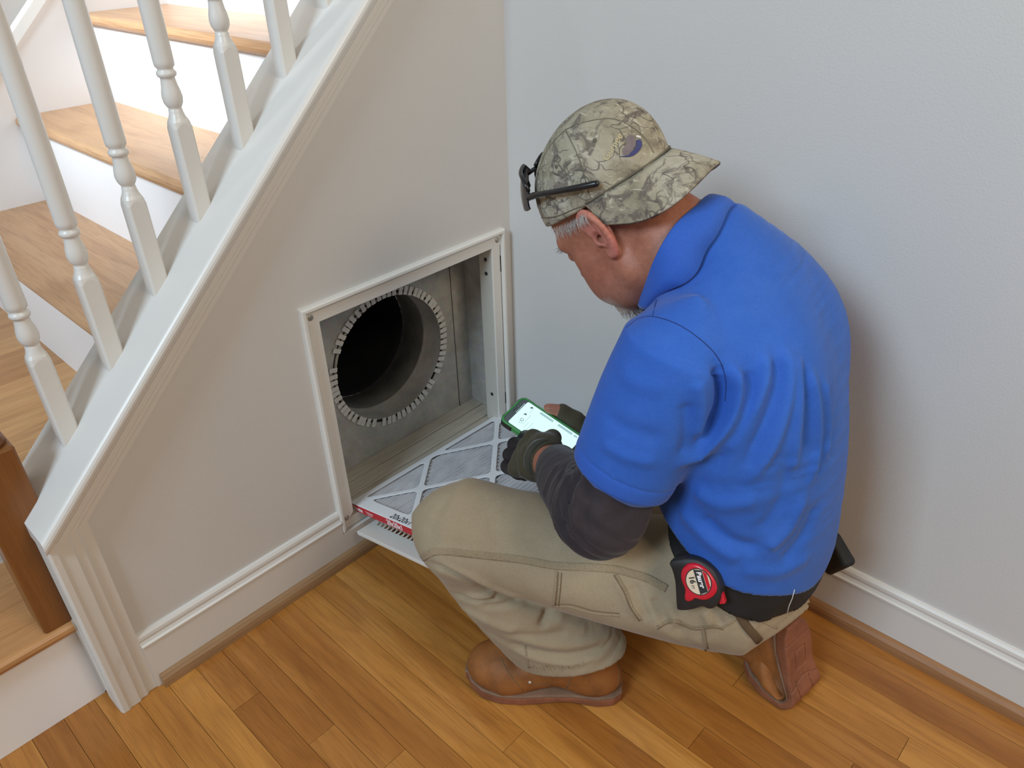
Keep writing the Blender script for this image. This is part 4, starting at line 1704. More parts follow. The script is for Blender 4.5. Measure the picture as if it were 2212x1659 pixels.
tv, tf = iso_mesh(sd_pants, (-0.19, -0.28, -0.01), (0.55, 0.37, 0.60), 0.0042)
tv = relax(tv, tf, 2) @ PR + P0
PANTS_FOLDS = [
    ([(915, 1214), (960, 1230), (1005, 1250), (1050, 1272), (1100, 1292), (1150, 1306), (1205, 1318)], -0.0120, 0.007),
    ([(950, 1222), (1010, 1244), (1070, 1270), (1130, 1292)], 0.0050, 0.008),
    ([(979, 1282), (1016, 1297), (1049, 1300), (1077, 1292)], -0.0070, 0.006),
    ([(1010, 1286), (1045, 1290), (1075, 1280)], 0.0050, 0.006),
    ([(1040, 1312), (1085, 1308), (1125, 1300)], -0.0060, 0.006),
    ([(1186, 1316), (1178, 1335), (1168, 1356)], -0.0090, 0.008),
    ([(1200, 1330), (1230, 1350), (1270, 1360)], 0.0050, 0.012),
    ([(930, 1240), (970, 1290), (1040, 1335), (1120, 1368)], 0.0060, 0.011),
    ([(960, 1300), (1030, 1350), (1090, 1388)], -0.0035, 0.010),
    ([(1095, 1368), (1160, 1376), (1230, 1364)], -0.0050, 0.009),
    ([(1100, 1390), (1162, 1410), (1233, 1416), (1303, 1396)], -0.0080, 0.010),
    ([(1110, 1404), (1170, 1426), (1240, 1432), (1310, 1410)], 0.0040, 0.008),
    ([(1120, 1376), (1200, 1396), (1280, 1388), (1322, 1366)], 0.0050, 0.011),
    ([(920, 1110), (985, 1140), (1060, 1150)], 0.0020, 0.018),
    ([(900, 1170), (950, 1180), (1020, 1170)], -0.0020, 0.016),
    ([(1060, 1200), (1130, 1170), (1210, 1190)], -0.0018, 0.018),
    ([(1410, 1290), (1425, 1320), (1440, 1345)], -0.0055, 0.007),
    ([(1450, 1300), (1456, 1330), (1460, 1350)], 0.0045, 0.007),
    ([(1520, 1320), (1530, 1340), (1533, 1352)], 0.0050, 0.007),
    ([(1542, 1312), (1552, 1335), (1560, 1352)], -0.0050, 0.006),
    ([(1460, 1352), (1480, 1380), (1500, 1404)], -0.0035, 0.010),
    ([(1400, 1330), (1440, 1365), (1500, 1385), (1560, 1380)], 0.0030, 0.014),
    ([(1370, 1260), (1385, 1300), (1400, 1340)], -0.0050, 0.007),
    ([(1330, 1250), (1352, 1290), (1380, 1338)], 0.0035, 0.007),
]
tv = folds(tv, tf, PANTS_FOLDS)
pants = link('work_trousers', np_mesh('work_trousers', tv, tf), M_PANTS, man)
TB = bvh_of(tv, tf)
strip_on(TB, [(909, 1207), (928, 1196), (955, 1191), (1045, 1200), (1127, 1209), (1200, 1222), (1268, 1225), (1327, 1230), (1362, 1238), (1400, 1250), (1440, 1272)], 0.0125, 0.0012, 'flat_felled_seam', M_SEAM, pants)
for px_ in ([(1201, 1233), (1199, 1270), (1195, 1310)], [(1195, 1310), (1233, 1312), (1280, 1325), (1338, 1331)], [(1331, 1240), (1353, 1278), (1366, 1312), (1386, 1340)],
            [(1420, 1353), (1454, 1338), (1500, 1354), (1539, 1350), (1563, 1354), (1595, 1334)], [(1517, 1356), (1521, 1385), (1525, 1410)], [(1565, 1287), (1619, 1327), (1679, 1357)], [(905, 1205), (902, 1225), (912, 1245)], [(1133, 1392), (1138, 1420), (1142, 1442)]):
    strip_on(TB, px_, 0.0040, 0.0008, 'seam', M_SEAM, pants, 6)
for px_ in ([(912, 1211), (955, 1197), (1045, 1206), (1127, 1216), (1200, 1229), (1268, 1231), (1327, 1236), (1362, 1244), (1400, 1257)], [(1206, 1236), (1204, 1270), (1200, 1308)], [(1213, 1237), (1211, 1270), (1207, 1308)], [(1326, 1242), (1348, 1280), (1361, 1312), (1381, 1341)], [(1200, 1305), (1236, 1306), (1283, 1319), (1338, 1325)],
            [(1420, 1359), (1454, 1344), (1500, 1360), (1539, 1356), (1563, 1360)], [(1523, 1357), (1527, 1385), (1531, 1409)]):
    tube_on(TB, px_, 0.0008, 'stitching', M_STITCH, pants, 8, 0.0004)
strip_on(TB, [(1594, 1322), (1611, 1350), (1640, 1384)], 0.013, 0.003, 'hammer_loop', plain('brown_strap', (0.10, 0.06, 0.028), 0.8), pants)

# belt under the shirt hem


def sd_belt(p):
    pel = s_etube(p, [(0.004, 0.030, 0.330), (-0.006, 0.03, 0.365), (0.003, 0.03, 0.42), (0.02, 0.03, 0.49)], LAT, [0.120, 0.158, 0.176, 0.172], [0.062, 0.092, 0.113, 0.112]) - 0.009
    th = s_etube(p, [(-0.012, 0.105, 0.364), (0.05, 0.130, 0.370), (0.20, 0.180, 0.385)], (-0.33, 0.94, 0), [0.105, 0.106, 0.098], [0.080, 0.088, 0.091]) - 0.006
    d = smin(pel, th, 0.04)
    return smax(d, np.abs(hem_h(p) + 0.016) / 1.1 - 0.024, 0.004)


cv, cf = iso_mesh(sd_belt, (-0.20, -0.20, 0.30), (0.30, 0.33, 0.64), 0.0032)
belt = link('belt', np_mesh('belt', relax(cv, cf, 1) @ PR + P0, cf), M_BELT, man)
q = pp(1799, 1196, -0.07)
Mx = np.stack([unit((0.75, -0.45, 0.55)), unit((0.5, 0.85, 0.0)), unit(np.cross((0.75, -0.45, 0.55), (0.5, 0.85, 0.0)))], 1)
cv, cf = iso_mesh(lambda p: s_box(p, q, (0.030, 0.014, 0.030), 0.008, Mx), q - 0.09, q + 0.09, 0.003)
link('belt_pouch', np_mesh('belt_pouch', cv @ PR + P0, cf), M_BELT, belt)

# ---- dark long sleeves of the undershirt


def sd_under(p):
    a = s_etube(p, [SL_MID - SL_DIR * 0.03, np.array(ELB_L) - SL_DIR * 0.05, (0.185, 0.247, 0.560), (0.235, 0.195, 0.526), (0.305, 0.135, 0.492), np.array(WR_L) - HL_X * 0.038], (0.5, 0.5, 0.7), [0.060, 0.062, 0.063, 0.058, 0.047, 0.036], [0.062, 0.064, 0.066, 0.060, 0.049, 0.038])
    a = smin(a, s_ell(p, (0.170, 0.260, 0.556), (0.056, 0.052, 0.056)), 0.03)
    b = s_chain(p, [SR_MID - SR_DIR * 0.03, ELB_R, np.array(WR_R)], [0.060, 0.060, 0.040], 0.03)
    return np.minimum(a, b)


uv_, uf = iso_mesh(sd_under, (0.04, -0.36, 0.36), (0.50, 0.36, 0.74), 0.0036)
uv_ = relax(uv_, uf, 1) @ PR + P0
uv_ = folds(uv_, uf, [
    ([(1205, 1002), (1180, 1050), (1172, 1090)], 0.0030, 0.005), ([(1222, 1005), (1196, 1060), (1186, 1110)], -0.0045, 0.005),
    ([(1238, 1008), (1210, 1070), (1200, 1130)], 0.0045, 0.006), ([(1256, 1015), (1228, 1075), (1218, 1150)], -0.0050, 0.006),
    ([(1272, 1020), (1246, 1080), (1238, 1160)], 0.0050, 0.007), ([(1290, 1030), (1268, 1090), (1262, 1160)], -0.0040, 0.007),
    ([(1330, 1040), (1300, 1100), (1290, 1170)], 0.0030, 0.010), ([(1380, 1070), (1350, 1110), (1300, 1130)], -0.0030, 0.010)])
under = link('undershirt_sleeves', np_mesh('undershirt_sleeves', uv_, uf), M_UNDER, man)

# ---- gloves
M_OLIVE = cloth('olive_glove', (0.072, 0.060, 0.036), 0.18, 500, 0.3, 0.9, 70)
M_BLK = plain('black_glove', (0.016, 0.014, 0.018), 0.6, 0, 0.3, bump=0.3)
gv, gf = iso_mesh(lambda p: smin(sd_hand_l(p, 0.0015), sd_thumb_l(p, 0.0015), 0.012), WL - 0.11, WL + 0.13, 0.0024)


def sd_gl(p):
    d = smin(sd_hand_l(p, 0.0015), sd_thumb_l(p, 0.0015), 0.012)
    for pts, r in FING_L:                       # cloth reaches over the knuckles
        d = smin(d, s_seg(p, pts[0], pts[0] + (pts[1] - pts[0]) * 0.12, r[0] + 0.003, r[1] + 0.003), 0.010)
    q = p - WL
    x = q @ HL_X
    d = smin(d, np.maximum(s_seg(p, WL - HL_X * 0.02, WL + HL_X * 0.03, 0.0335, 0.034), np.abs(x - 0.0) - 0.010), 0.004)
    return smax(d, -(x + 0.012), 0.003)


gv, gf = iso_mesh(sd_gl, WL - 0.11, WL + 0.15, 0.0023)
gv = relax(gv, gf, 1) @ PR + P0
gv = folds(gv, gf, [([(1150, 925), (1135, 970), (1150, 1030)], -0.002, 0.004), ([(1125, 945), (1120, 985), (1128, 1030)], 0.002, 0.005), ([(1165, 935), (1148, 980), (1160, 1040)], 0.002, 0.004)])
glove_l = link('glove', np_mesh('glove', gv, gf), M_OLIVE, man)
gv, gf = iso_mesh(lambda p: sd_fing_l(p, 0.0018), WL - 0.12, WL + 0.17, 0.0022)
link('glove_fingers', np_mesh('glove_fingers', relax(gv, gf, 1) @ PR + P0, gf), M_BLK, glove_l)
# wrist strap
rg = []
for k in range(33):
    a = 2 * PI * k / 32
    c0 = WL + HL_X * 0.004
    ru = 0.0362
    rg.append([toW(c0 + (HL_Y * math.cos(a) + HL_Z * math.sin(a)) * (ru + o_) + HL_X * (s_ - 0.05 * 0)) for o_, s_ in ((-0.004, -0.009), (0.0012, -0.009), (0.0024, 0.0), (0.0012, 0.009), (-0.004, 0.009))])
MB().loft(rg, cap=False).build('wrist_strap', cloth('olive_strap', (0.060, 0.056, 0.042), 0.1, 400, 0.1, 0.9), glove_l, True)


def sd_gr(p):
    d = sd_hand_r(p, 0.0015)
    return smin(d, s_chain(p, TH_R[:3], [x + 0.003 for x in TH_RR[:3]], 0.008), 0.012)


bb = np.array([np.array(WR_R)] + PALM_R + TH_R + [x for f_ in FING_R for x in f_[0]])
gv, gf = iso_mesh(sd_gr, bb.min(0) - 0.05, bb.max(0) + 0.05, 0.0024)
glove_r = link('glove', np_mesh('glove', relax(gv, gf, 1) @ PR + P0, gf), M_OLIVE, man)
gv, gf = iso_mesh(lambda p: sd_fing_r(p, 0.0015), bb.min(0) - 0.05, bb.max(0) + 0.05, 0.0024)
link('glove_fingers', np_mesh('glove_fingers', relax(gv, gf, 1) @ PR + P0, gf), M_BLK, glove_r)
# ---- boots


def leather(name, col, dark):
    t = NT(name)
    v = t.coord()
    c = t.ramp(t.noise(v, 16, 6, 0.65), [(0.3, dark), (0.55, col), (0.8, tuple(x * 1.2 for x in col))])
    return t.done(c, 0.62, 0, t.bump(t.noise(v, 120, 4, 0.6), 0.25, 0.002), 0.35)


M_BOOT = leather('tan_leather', (0.285, 0.105, 0.026), (0.165, 0.060, 0.018))
M_SOLE = leather('brick_rubber', (0.27, 0.098, 0.050), (0.18, 0.066, 0.034))
M_WELT = plain('grey_welt', (0.20, 0.115, 0.070), 0.8, 0, 0.2, bump=0.3)
BOOT_W = [(0.0, 0.020), (0.012, 0.032), (0.04, 0.0385), (0.09, 0.0375), (0.14, 0.043), (0.19, 0.0515), (0.23, 0.0525), (0.265, 0.045), (0.288, 0.030), (0.2985, 0.012)]
XB = 0.198


def outline_d(x, y, g):
    hw = np.interp(x, [a for a, b in BOOT_W], [b for a, b in BOOT_W])
    cy = 0.006 * np.sin(np.clip(x / 0.3, 0, 1) * PI) * 0.0
    dy = np.abs(y - cy) - hw
    # ends
    dx = np.maximum(-x, x - 0.300)
    return np.maximum(dy, dx) - g


def sd_upper(p):
    d = s_ell(p, (0.232, 0, 0.048), (0.068, 0.053, 0.047))
    d = smin(d, s_etube(p, [(0.225, 0, 0.045), (0.175, 0, 0.058), (0.125, 0, 0.075), (0.085, 0, 0.095)], (0, 1, 0), [0.050, 0.047, 0.043, 0.040], [0.043, 0.046, 0.050, 0.052]), 0.03)
    d = smin(d, s_etube(p, [(0.062, 0, 0.045), (0.062, 0, 0.085), (0.068, 0, 0.13), (0.070, 0, 0.175)], (0, 1, 0), [0.036, 0.035, 0.037, 0.040], [0.055, 0.052, 0.052, 0.055]), 0.03)
    d = smin(d, s_ell(p, (0.056, 0, 0.045), (0.056, 0.041, 0.045)), 0.02)
    d = smax(d, -s_seg(p, (0.196, -0.05, 0.105), (0.196, 0.05, 0.105), 0.010), 0.02)
    return smax(d, 0.020 - p[:, 2], 0.003)


def sd_sole(p, tread_):
    x, y, z = p[:, 0], p[:, 1], p[:, 2]
    o = outline_d(x, y, 0.004 * np.clip((0.02 - z) * -100, 0, 0) + 0.0028)
    arch = 0.006 * np.exp(-((x - 0.105) / 0.035) ** 2)
    lift = 0.012 * np.clip((x - 0.235) / 0.065, 0, 1) ** 2
    zz = z - lift
    d = np.maximum(o, np.maximum(-(zz - arch), zz - 0.024))
    d = smax(o, np.maximum(-(zz - arch), zz - 0.024), 0.006)
    if tread_:
        g = np.full(len(p), 1e9)
        for c in (0.030, 0.112, 0.150, 0.186, 0.222, 0.252):
            g = np.minimum(g, np.abs(x - c - 0.35 * np.abs(y) * (1 if c > 0.1 else 0.0)) - 0.0011)
        g = np.minimum(g, np.maximum(np.abs(np.abs(y + 0.004 * np.sin(x * 60)) - 0.020) - 0.0010, np.minimum(x - 0.112, 0.252 - x) * -1))
        # label recess on the waist
        lab = np.maximum(np.abs(np.maximum(np.abs(x - 0.072) - 0.020, np.abs(y) - 0.016)) - 0.0008, 0)
        g = np.minimum(g, np.abs(np.maximum(np.abs(x - 0.072) - 0.020, np.abs(y) - 0.016)) - 0.0008)
        d = smax(d, -np.maximum(g, zz - arch - 0.0030), 0.001)
    return d


def sd_welt(p):
    lift = 0.012 * np.clip((p[:, 0] - 0.235) / 0.065, 0, 1) ** 2
    return smax(outline_d(p[:, 0], p[:, 1], 0.0036), np.abs(p[:, 2] - lift - 0.0255) - 0.0030, 0.002)


def bend(v, th, Lb=0.060):
    """roll the boot up behind the ball: everything behind XB climbs"""
    k = th / Lb
    v = v.copy()
    s = XB - v[:, 0]
    # leather inside the fold is squeezed so that it stays on its own side
    win = np.clip((s + 0.05) / 0.05, 0, 1) * np.clip((Lb + 0.05 - s) / 0.05, 0, 1)
    zc = 0.92 / k * (1 - np.exp(-np.maximum(v[:, 2], 0) * k / 0.92))
    v[:, 2] = v[:, 2] + win * (zc - v[:, 2])
    out = v.copy()
    s = XB - v[:, 0]
    m = s > 0
    ph_ = np.minimum(s, Lb) * k
    cx = XB - np.sin(ph_) / k
    cz = (1 - np.cos(ph_)) / k
    ex = np.maximum(s - Lb, 0)
    cx = cx - ex * np.cos(ph_)
    cz = cz + ex * np.sin(ph_)
    out[m, 0] = (cx + v[:, 2] * np.sin(ph_))[m]
    out[m, 2] = (cz + v[:, 2] * np.cos(ph_))[m]
    return out


def boot(origin, az, bent=0.0, mirror=1, lift=0.0):
    a = math.radians(az)
    X = np.array((math.cos(a), math.sin(a), 0))
    Y = np.array((-math.sin(a), math.cos(a), 0)) * mirror
    Rw = np.stack([X, Y, np.array((0, 0, 1.0))])

    def place(v, f, name, mat, par):
        if bent:
            v = bend(v, bent)
        if mirror < 0:
            f = f[:, ::-1]
        return link(name, np_mesh(name, v @ Rw + origin, f), mat, par)
    uvv, uff = iso_mesh(sd_upper, (-0.02, -0.07, 0.0), (0.32, 0.07, 0.20), 0.0032)
    up = place(relax(uvv, uff, 1), uff, 'boot', M_BOOT, man)
    lo_, hi_ = (-0.012, -0.066, -0.006), (0.316, 0.066, 0.046)
    svv, sff = iso_mesh(lambda p: sd_sole(p, bool(bent)), lo_, hi_, 0.0016 if bent else 0.0028)
    place(svv, sff, 'sole', M_SOLE, up)
    wv_, wf_ = iso_mesh(sd_welt, lo_, hi_, 0.0022)
    place(wv_, wf_, 'welt', M_WELT, up)
    return up


bl = boot(np.array((-0.464, -0.706, 0.0)), math.degrees(math.atan2(0.814, -0.581)))
br = boot(np.array((-0.240, -0.952, 0.0)) - XB * np.array((math.cos(math.radians(83)), math.sin(math.radians(83)), 0)), 83.0, math.radians(112), -1)
dg = bpy.context.evaluated_depsgraph_get()


def obj_bvh(o):
    n = len(o.data.vertices)
    v = np.empty(n * 3, np.float32)
    o.data.vertices.foreach_get('co', v)
    fs = [tuple(p.vertices) for p in o.data.polygons]
    return BVHTree.FromPolygons([tuple(x) for x in v.reshape(-1, 3).tolist()], fs)


BB = obj_bvh(bl)
for px_ in ([(1240, 1432), (1232, 1470), (1215, 1500)], [(1333, 1420), (1337, 1460), (1330, 1495)], [(1150, 1478), (1190, 1480), (1216, 1506)], [(1083, 1420), (1096, 1450), (1130, 1492)]):
    tube_on(BB, px_, 0.0009, 'boot_seam', M_STITCH, bl, 6)
pt_, nr_ = shoot(BB, 1145, 1474)
if pt_ is not None:
    MB().lathe([(0.0035, -0.001), (0.0035, 0.001), (0.002, 0.002)], pt_, 10, nr_).build('rivet', plain('rivet_metal', (0.7, 0.66, 0.6), 0.3, 0.8), bl, True)
# ---- cap worn backwards


def camo():
    t = NT('camouflage_twill')
    v = t.coord()
    base = t.ramp(t.noise(v, 13, 6, 0.65, 0.8), [(0.30, (0.21, 0.185, 0.13)), (0.50, (0.34, 0.305, 0.225)), (0.70, (0.44, 0.41, 0.335))])
    bark = t.ramp(t.noise(t.coord('Object', (0.35, 1.0, 1.0), 0, (0.4, 0.5, 0.7)), 26, 8, 0.75, 1.0), [(0.50, (0, 0, 0)), (0.58, (1, 1, 1))])
    c = t.mix(t.math('MULTIPLY', bark, 0.8), base, (0.115, 0.095, 0.085))
    leaf = t.ramp(t.noise(t.coord('Object', (1.0, 0.5, 1.0), 0, (1.1, 0.2, 0.3)), 60, 4, 0.6, 1.5), [(0.60, (0, 0, 0)), (0.66, (1, 1, 1))])
    c = t.mix(t.math('MULTIPLY', leaf, 0.75), c, (0.50, 0.465, 0.37))
    vo = t.n('ShaderNodeTexVoronoi', _feature='DISTANCE_TO_EDGE')
    vo.inputs['Scale'].default_value = 34
    nz = t.n('ShaderNodeTexNoise')
    nz.inputs['Scale'].default_value = 30
    ad = t.n('ShaderNodeVectorMath', _operation='MULTIPLY_ADD')
    t.l(v, nz.inputs['Vector'])
    t.l(nz.outputs['Color'], ad.inputs[0])
    ad.inputs[1].default_value = (0.05, 0.05, 0.05)
    t.l(v, ad.inputs[2])
    t.l(ad.outputs[0], vo.inputs['Vector'])
    tw = t.ramp(vo.outputs['Distance'], [(0.015, (1, 1, 1)), (0.045, (0, 0, 0))])
    msk = t.ramp(t.noise(v, 11, 3), [(0.48, (0, 0, 0)), (0.56, (1, 1, 1))])
    c = t.mix(t.math('MULTIPLY', t.math('MULTIPLY', tw, msk), 0.75), c, (0.075, 0.062, 0.058))
    return t.done(c, 0.9, 0, t.bump(t.noise(v, 900, 2), 0.3, 0.0006), 0.15)


M_CAMO = camo()
M_CAMOSEAM = plain('camo_seam', (0.13, 0.115, 0.08), 0.9, 0, 0.3)


def cap_rim(x):
    return 0.046 + 0.20 * x


def sd_cap(q):
    d = s_ell(q, (-0.006, 0, 0.052), (0.107, 0.087, 0.099))
    d = smin(d, s_ell(q, (-0.048, 0, 0.085), (0.066, 0.066, 0.058)), 0.04)
    d = d + 0.0012 * np.sin(q[:, 0] * 90 + q[:, 1] * 40) * np.clip((0.12 - q[:, 2]) / 0.05, 0, 1)
    return smax(d, -(q[:, 2] - cap_rim(q[:, 0])) / 1.02, 0.004)


kv, kf = iso_mesh(sd_cap, (-0.13, -0.11, 0.0), (0.12, 0.11, 0.17), 0.0026)
kv = relax(kv, kf, 1) @ HR + HO
kv = folds(kv, kf, [([(1170, 380), (1230, 395), (1290, 420)], -0.0030, 0.007), ([(1240, 405), (1270, 430), (1280, 445)], 0.0025, 0.006), ([(1290, 440), (1330, 410), (1385, 365)], -0.0020, 0.006), ([(1150, 400), (1160, 440), (1190, 470)], 0.0018, 0.008)])
cap_o = link('baseball_cap', np_mesh('baseball_cap', kv, kf), M_CAMO, man)
KB = bvh_of(kv, kf)
# panel seams and eyelets
for px_ in ([(1222, 282), (1250, 340), (1268, 400), (1280, 440)], [(1222, 280), (1270, 262), (1330, 258), (1385, 290), (1412, 330)], [(1220, 282), (1185, 320), (1162, 375), (1155, 430)]):
    tube_on(KB, px_, 0.0008, 'panel_seam', M_CAMOSEAM, cap_o, 7)
tube_on(KB, [(1160, 470), (1200, 468), (1250, 448), (1290, 440)], 0.0009, 'panel_seam', M_CAMOSEAM, cap_o, 7)
for px_ in ((1285, 303), (1202, 360), (1352, 311)):
    a_, b_ = shoot(KB, *px_)
    if a_ is not None:
        MB().lathe([(0.0028, -0.001), (0.0028, 0.0006), (0.0012, 0.0008)], a_, 10, b_).build('eyelet', M_CAMOSEAM, cap_o, True)
MB().lathe([(0.0075, -0.003), (0.0080, 0.001), (0.0065, 0.0035), (0.003, 0.005), (0.0005, 0.0052)], head2W((-0.014, 0, 0.1505)), 14, HR[2]).build('cap_button', M_CAMO, cap_o, True)
# visor
rows = []
NPH, NR = 33, 9
for i in range(NPH):
    s = -1 + 2 * i / (NPH - 1)
    ph_ = s * math.radians(80)
    rx, ry = -0.006 - 0.106 * math.cos(ph_), 0.088 * math.sin(ph_)
    rz = cap_rim(rx) + 0.004
    L_ = 0.066 * max(0.0, 1 - abs(s) ** 5) ** 0.6 * (1 + 0.16 * s * s) + 0.003
    for j in range(NR):
        r_ = j / (NR - 1)
        dx, dz = -0.62, -0.66
        droop = -0.010 * r_ * r_
        arch = -0.022 * (abs(s) ** 1.7) * r_
        rows.append((rx + dx * L_ * r_, ry * (1 - 0.02 * r_), rz + dz * L_ * r_ + droop + arch))
rows = np.array(rows)
Vt = []
for off in (0.0, -0.0032):
    nr = np.array((-0.55, 0, 0.83)) * off
    Vt.append(rows + nr)
Vt = np.concatenate(Vt)
n1 = NPH * NR
Fs = []
for i in range(NPH - 1):
    for j in range(NR - 1):
        a = i * NR + j
        Fs.append((a, a + NR, a + NR + 1, a + 1))
        Fs.append((n1 + a, n1 + a + 1, n1 + a + NR + 1, n1 + a + NR))
for i in range(NPH - 1):
    a = i * NR + NR - 1
    Fs.append((a, a + NR, n1 + a + NR, n1 + a))
    a = i * NR
    Fs.append((a + NR, a, n1 + a, n1 + a + NR))
for j in range(NR - 1):
    a = j
    Fs.append((a, a + 1, n1 + a + 1, n1 + a))
    a = (NPH - 1) * NR + j
    Fs.append((a + 1, a, n1 + a, n1 + a + 1))
me = mesh(Vt @ HR + HO, Fs, 'visor')
visor = link('visor', me, M_CAMO, cap_o, True)
VB = obj_bvh(visor)
tube = MB().tube([head2W(rows[i * NR] + np.array((-0.001, 0, 0.0010))) for i in range(NPH)], 0.0015, 6)
tube.build('visor_seam', M_CAMOSEAM, cap_o, True)


def text_on(bvh, body, start, dirn, upv, size, name, mat, parent, lift=0.0007, **kw):
    """lettering stitched onto a curved surface: glyph outlines are dropped onto it"""
    tm = text_mesh(body, 1.0, 0.0, **kw)
    bmx = bmesh.new()
    bmx.from_mesh(tm)
    bmesh.ops.subdivide_edges(bmx, edges=bmx.edges, cuts=1)
    ok = True
    for v in bmx.verts:
        x = start[0] + (dirn[0] * v.co.x + upv[0] * v.co.y) * size
        y = start[1] + (dirn[1] * v.co.x + upv[1] * v.co.y) * size
        p, n = shoot(bvh, x, y)
        if p is None:
            p, n = np.array(CAM) + px_ray(x, y) * 1.2, np.zeros(3)
        v.co = Vector(p + n * lift)
    bmx.to_mesh(tm)
    bmx.free()
    return link(name, tm, mat, parent)


M_GOLD = plain('gold_thread', (0.52, 0.43, 0.24), 0.7, 0, 0.15)
M_NAVY = plain('navy_thread', (0.035, 0.042, 0.15), 0.7, 0, 0.2)
M_PLUM = plain('plum_thread', (0.17, 0.135, 0.14), 0.8, 0, 0.25)
M_WTHREAD = plain('white_thread', (0.62, 0.60, 0.58), 0.7)
dl = math.hypot(46, -76)
text_on(KB, 'Gurnee', (1312, 349), (46 / dl, -76 / dl), (-76 / dl, -46 / dl), 21.0, 'lettering', M_GOLD, cap_o, bold=0.008)


def patch_on(bvh, a_edge, b_edge, name, mat, parent, lift=0.0012, n=14):
    A, B2 = crom(a_edge, n), crom(b_edge, n)
    vs_, fs_ = [], []
    m_ = 4
    for (x0, y0), (x1, y1) in zip(A, B2):
        for j in range(m_):
            t_ = j / (m_ - 1)
            p, nn = shoot(bvh, x0 + (x1 - x0) * t_, y0 + (y1 - y0) * t_)
            if p is None:
                return None
            vs_.append(p + nn * lift)
    for i in range(n - 1):
        for j in range(m_ - 1):
            a = i * m_ + j
            fs_.append((a, a + 1, a + m_ + 1, a + m_))
    return link(name, mesh(vs_, fs_, name), mat, parent, True)


emb = [(1335, 337), (1352, 339), (1368, 336), (1381, 325), (1386, 313), (1383, 302)]
emi = [(1335, 337), (1354, 336), (1362, 329), (1371, 320), (1374, 312), (1374, 303)]
patch_on(KB, emb, emi, 'emblem_crescent', M_NAVY, cap_o)
patch_on(KB, [(1346, 334), (1345, 322), (1353, 312), (1352, 302), (1358, 292), (1366, 292)], [(1352, 336), (1360, 329), (1369, 320), (1373, 312), (1373, 303), (1371, 296)], 'emblem_fish', M_PLUM, cap_o, 0.0008)
patch_on(KB, [(1373, 293), (1378, 293), (1383, 295)], [(1374, 297), (1379, 298), (1384, 300)], 'emblem_highlight', M_WTHREAD, cap_o, 0.0010, 6)

# ---- white hair below the cap, brow and beard as short strands
M_HAIR = plain('white_hair', (0.45, 0.41, 0.37), 0.5, 0, 0.15)
HB = BVHTree.FromPolygons([tuple(x) for x in (hv @ PR + P0).tolist()], hf.tolist())


def strands(name, seeds, rad, mat, seed=1):
    rr = random.Random(seed)
    m_ = MB()
    for (p, n, d, L_) in seeds:
        p, n, d = Vector(p), Vector(n), Vector(d)
        pts = []
        for k in range(4):
            t_ = k / 3
            pts.append(p + d * (L_ * t_) + n * (0.0012 * math.sin(t_ * 2.4)))
        m_.tube(pts, [rad, rad, rad * 0.8, rad * 0.3], 3, False)
    return tag(m_.build(name, mat, man), kind='stuff')


rr = random.Random(4)
seeds = []
dn_h = HR[0] * 0.35 - HR[2] * 0.94
for k in range(210):
    t_ = rr.random()
    x = 1176 + 92 * t_
    y0 = 490 - 36 * max(0, (t_ - 0.2) / 0.8) + rr.uniform(-4, 8)
    y = y0 + rr.random() ** 1.5 * (20 - 22 * abs(t_ - 0.55))
    p, n = shoot(HB, x, y)
    if p is None:
        continue
    d = dn_h + HR[0] * rr.uniform(-0.25, 0.25) + n * 0.08
    seeds.append((p, n, d / np.linalg.norm(d), rr.uniform(0.008, 0.016)))
strands('hair', seeds, 0.00024, M_HAIR)
seeds = []
for k in range(420):
    q = np.array((rr.uniform(0.062, 0.112), rr.uniform(-0.034, 0.034), -0.16))
    h_ = HB.ray_cast(Vector(head2W(q)), Vector(HR[2]))
    q2 = None
    if h_[0] is None:
        continue
    n = np.array(h_[1])
    d = -HR[2] * 0.8 + n * 0.35 + HR[0] * rr.uniform(-0.2, 0.3) + HR[1] * rr.uniform(-0.3, 0.3)
    seeds.append((np.array(h_[0]), n, d / np.linalg.norm(d), rr.uniform(0.005, 0.010)))
strands('beard', seeds, 0.00035, M_HAIR)
seeds = []
for k in range(70):
    q = np.array((0.16, rr.uniform(0.014, 0.046) * rr.choice((-1, 1)), rr.uniform(0.020, 0.030)))
    h_ = HB.ray_cast(Vector(head2W(q)), Vector(-HR[0]))
    if h_[0] is None:
        continue
    d = HR[1] * (0.6 if q[1] > 0 else -0.6) + HR[0] * 0.5 + HR[2] * rr.uniform(-0.2, 0.3)
    seeds.append((np.array(h_[0]), np.array(h_[1]), d / np.linalg.norm(d), rr.uniform(0.006, 0.011)))
strands('eyebrows', seeds, 0.0003, M_HAIR)
# eyes
for sg_ in (-1, 1):
    MB().lathe([(0.0005, -0.0118), (0.006, -0.0102), (0.0098, -0.0066), (0.0118, 0), (0.0098, 0.0066), (0.006, 0.0102), (0.0005, 0.0118)], head2W((0.0845, 0.033 * sg_, 0.0055)), 16, HR[0]).build('eye', plain('eye_white', (0.6, 0.56, 0.52), 0.2), man, True)

# ------------------------------------------------------------------ sunglasses pushed up on the cap
M_GLOSS = plain('black_plastic', (0.010, 0.010, 0.012), 0.28, 0, 0.2)
t = NT('smoked_lens')
M_LENS = t.done((0.012, 0.012, 0.016), 0.06, 0, None, 0.8)
sung = empty('sunglasses', tuple(head2W((0.06, 0, 0.11))), label='black wraparound sunglasses pushed up over the camouflage cap', cat='sunglasses')
TN, TT = np.array((0.67, 0, 0.74)), np.array((0.74, 0, -0.67))


def sg_c(s):
    y = 0.080 * s
    return np.array((0.046, y, 0.108)) + TN * (0.044 * max(0.0, 1 - abs(s) ** 2.2) ** 0.8)


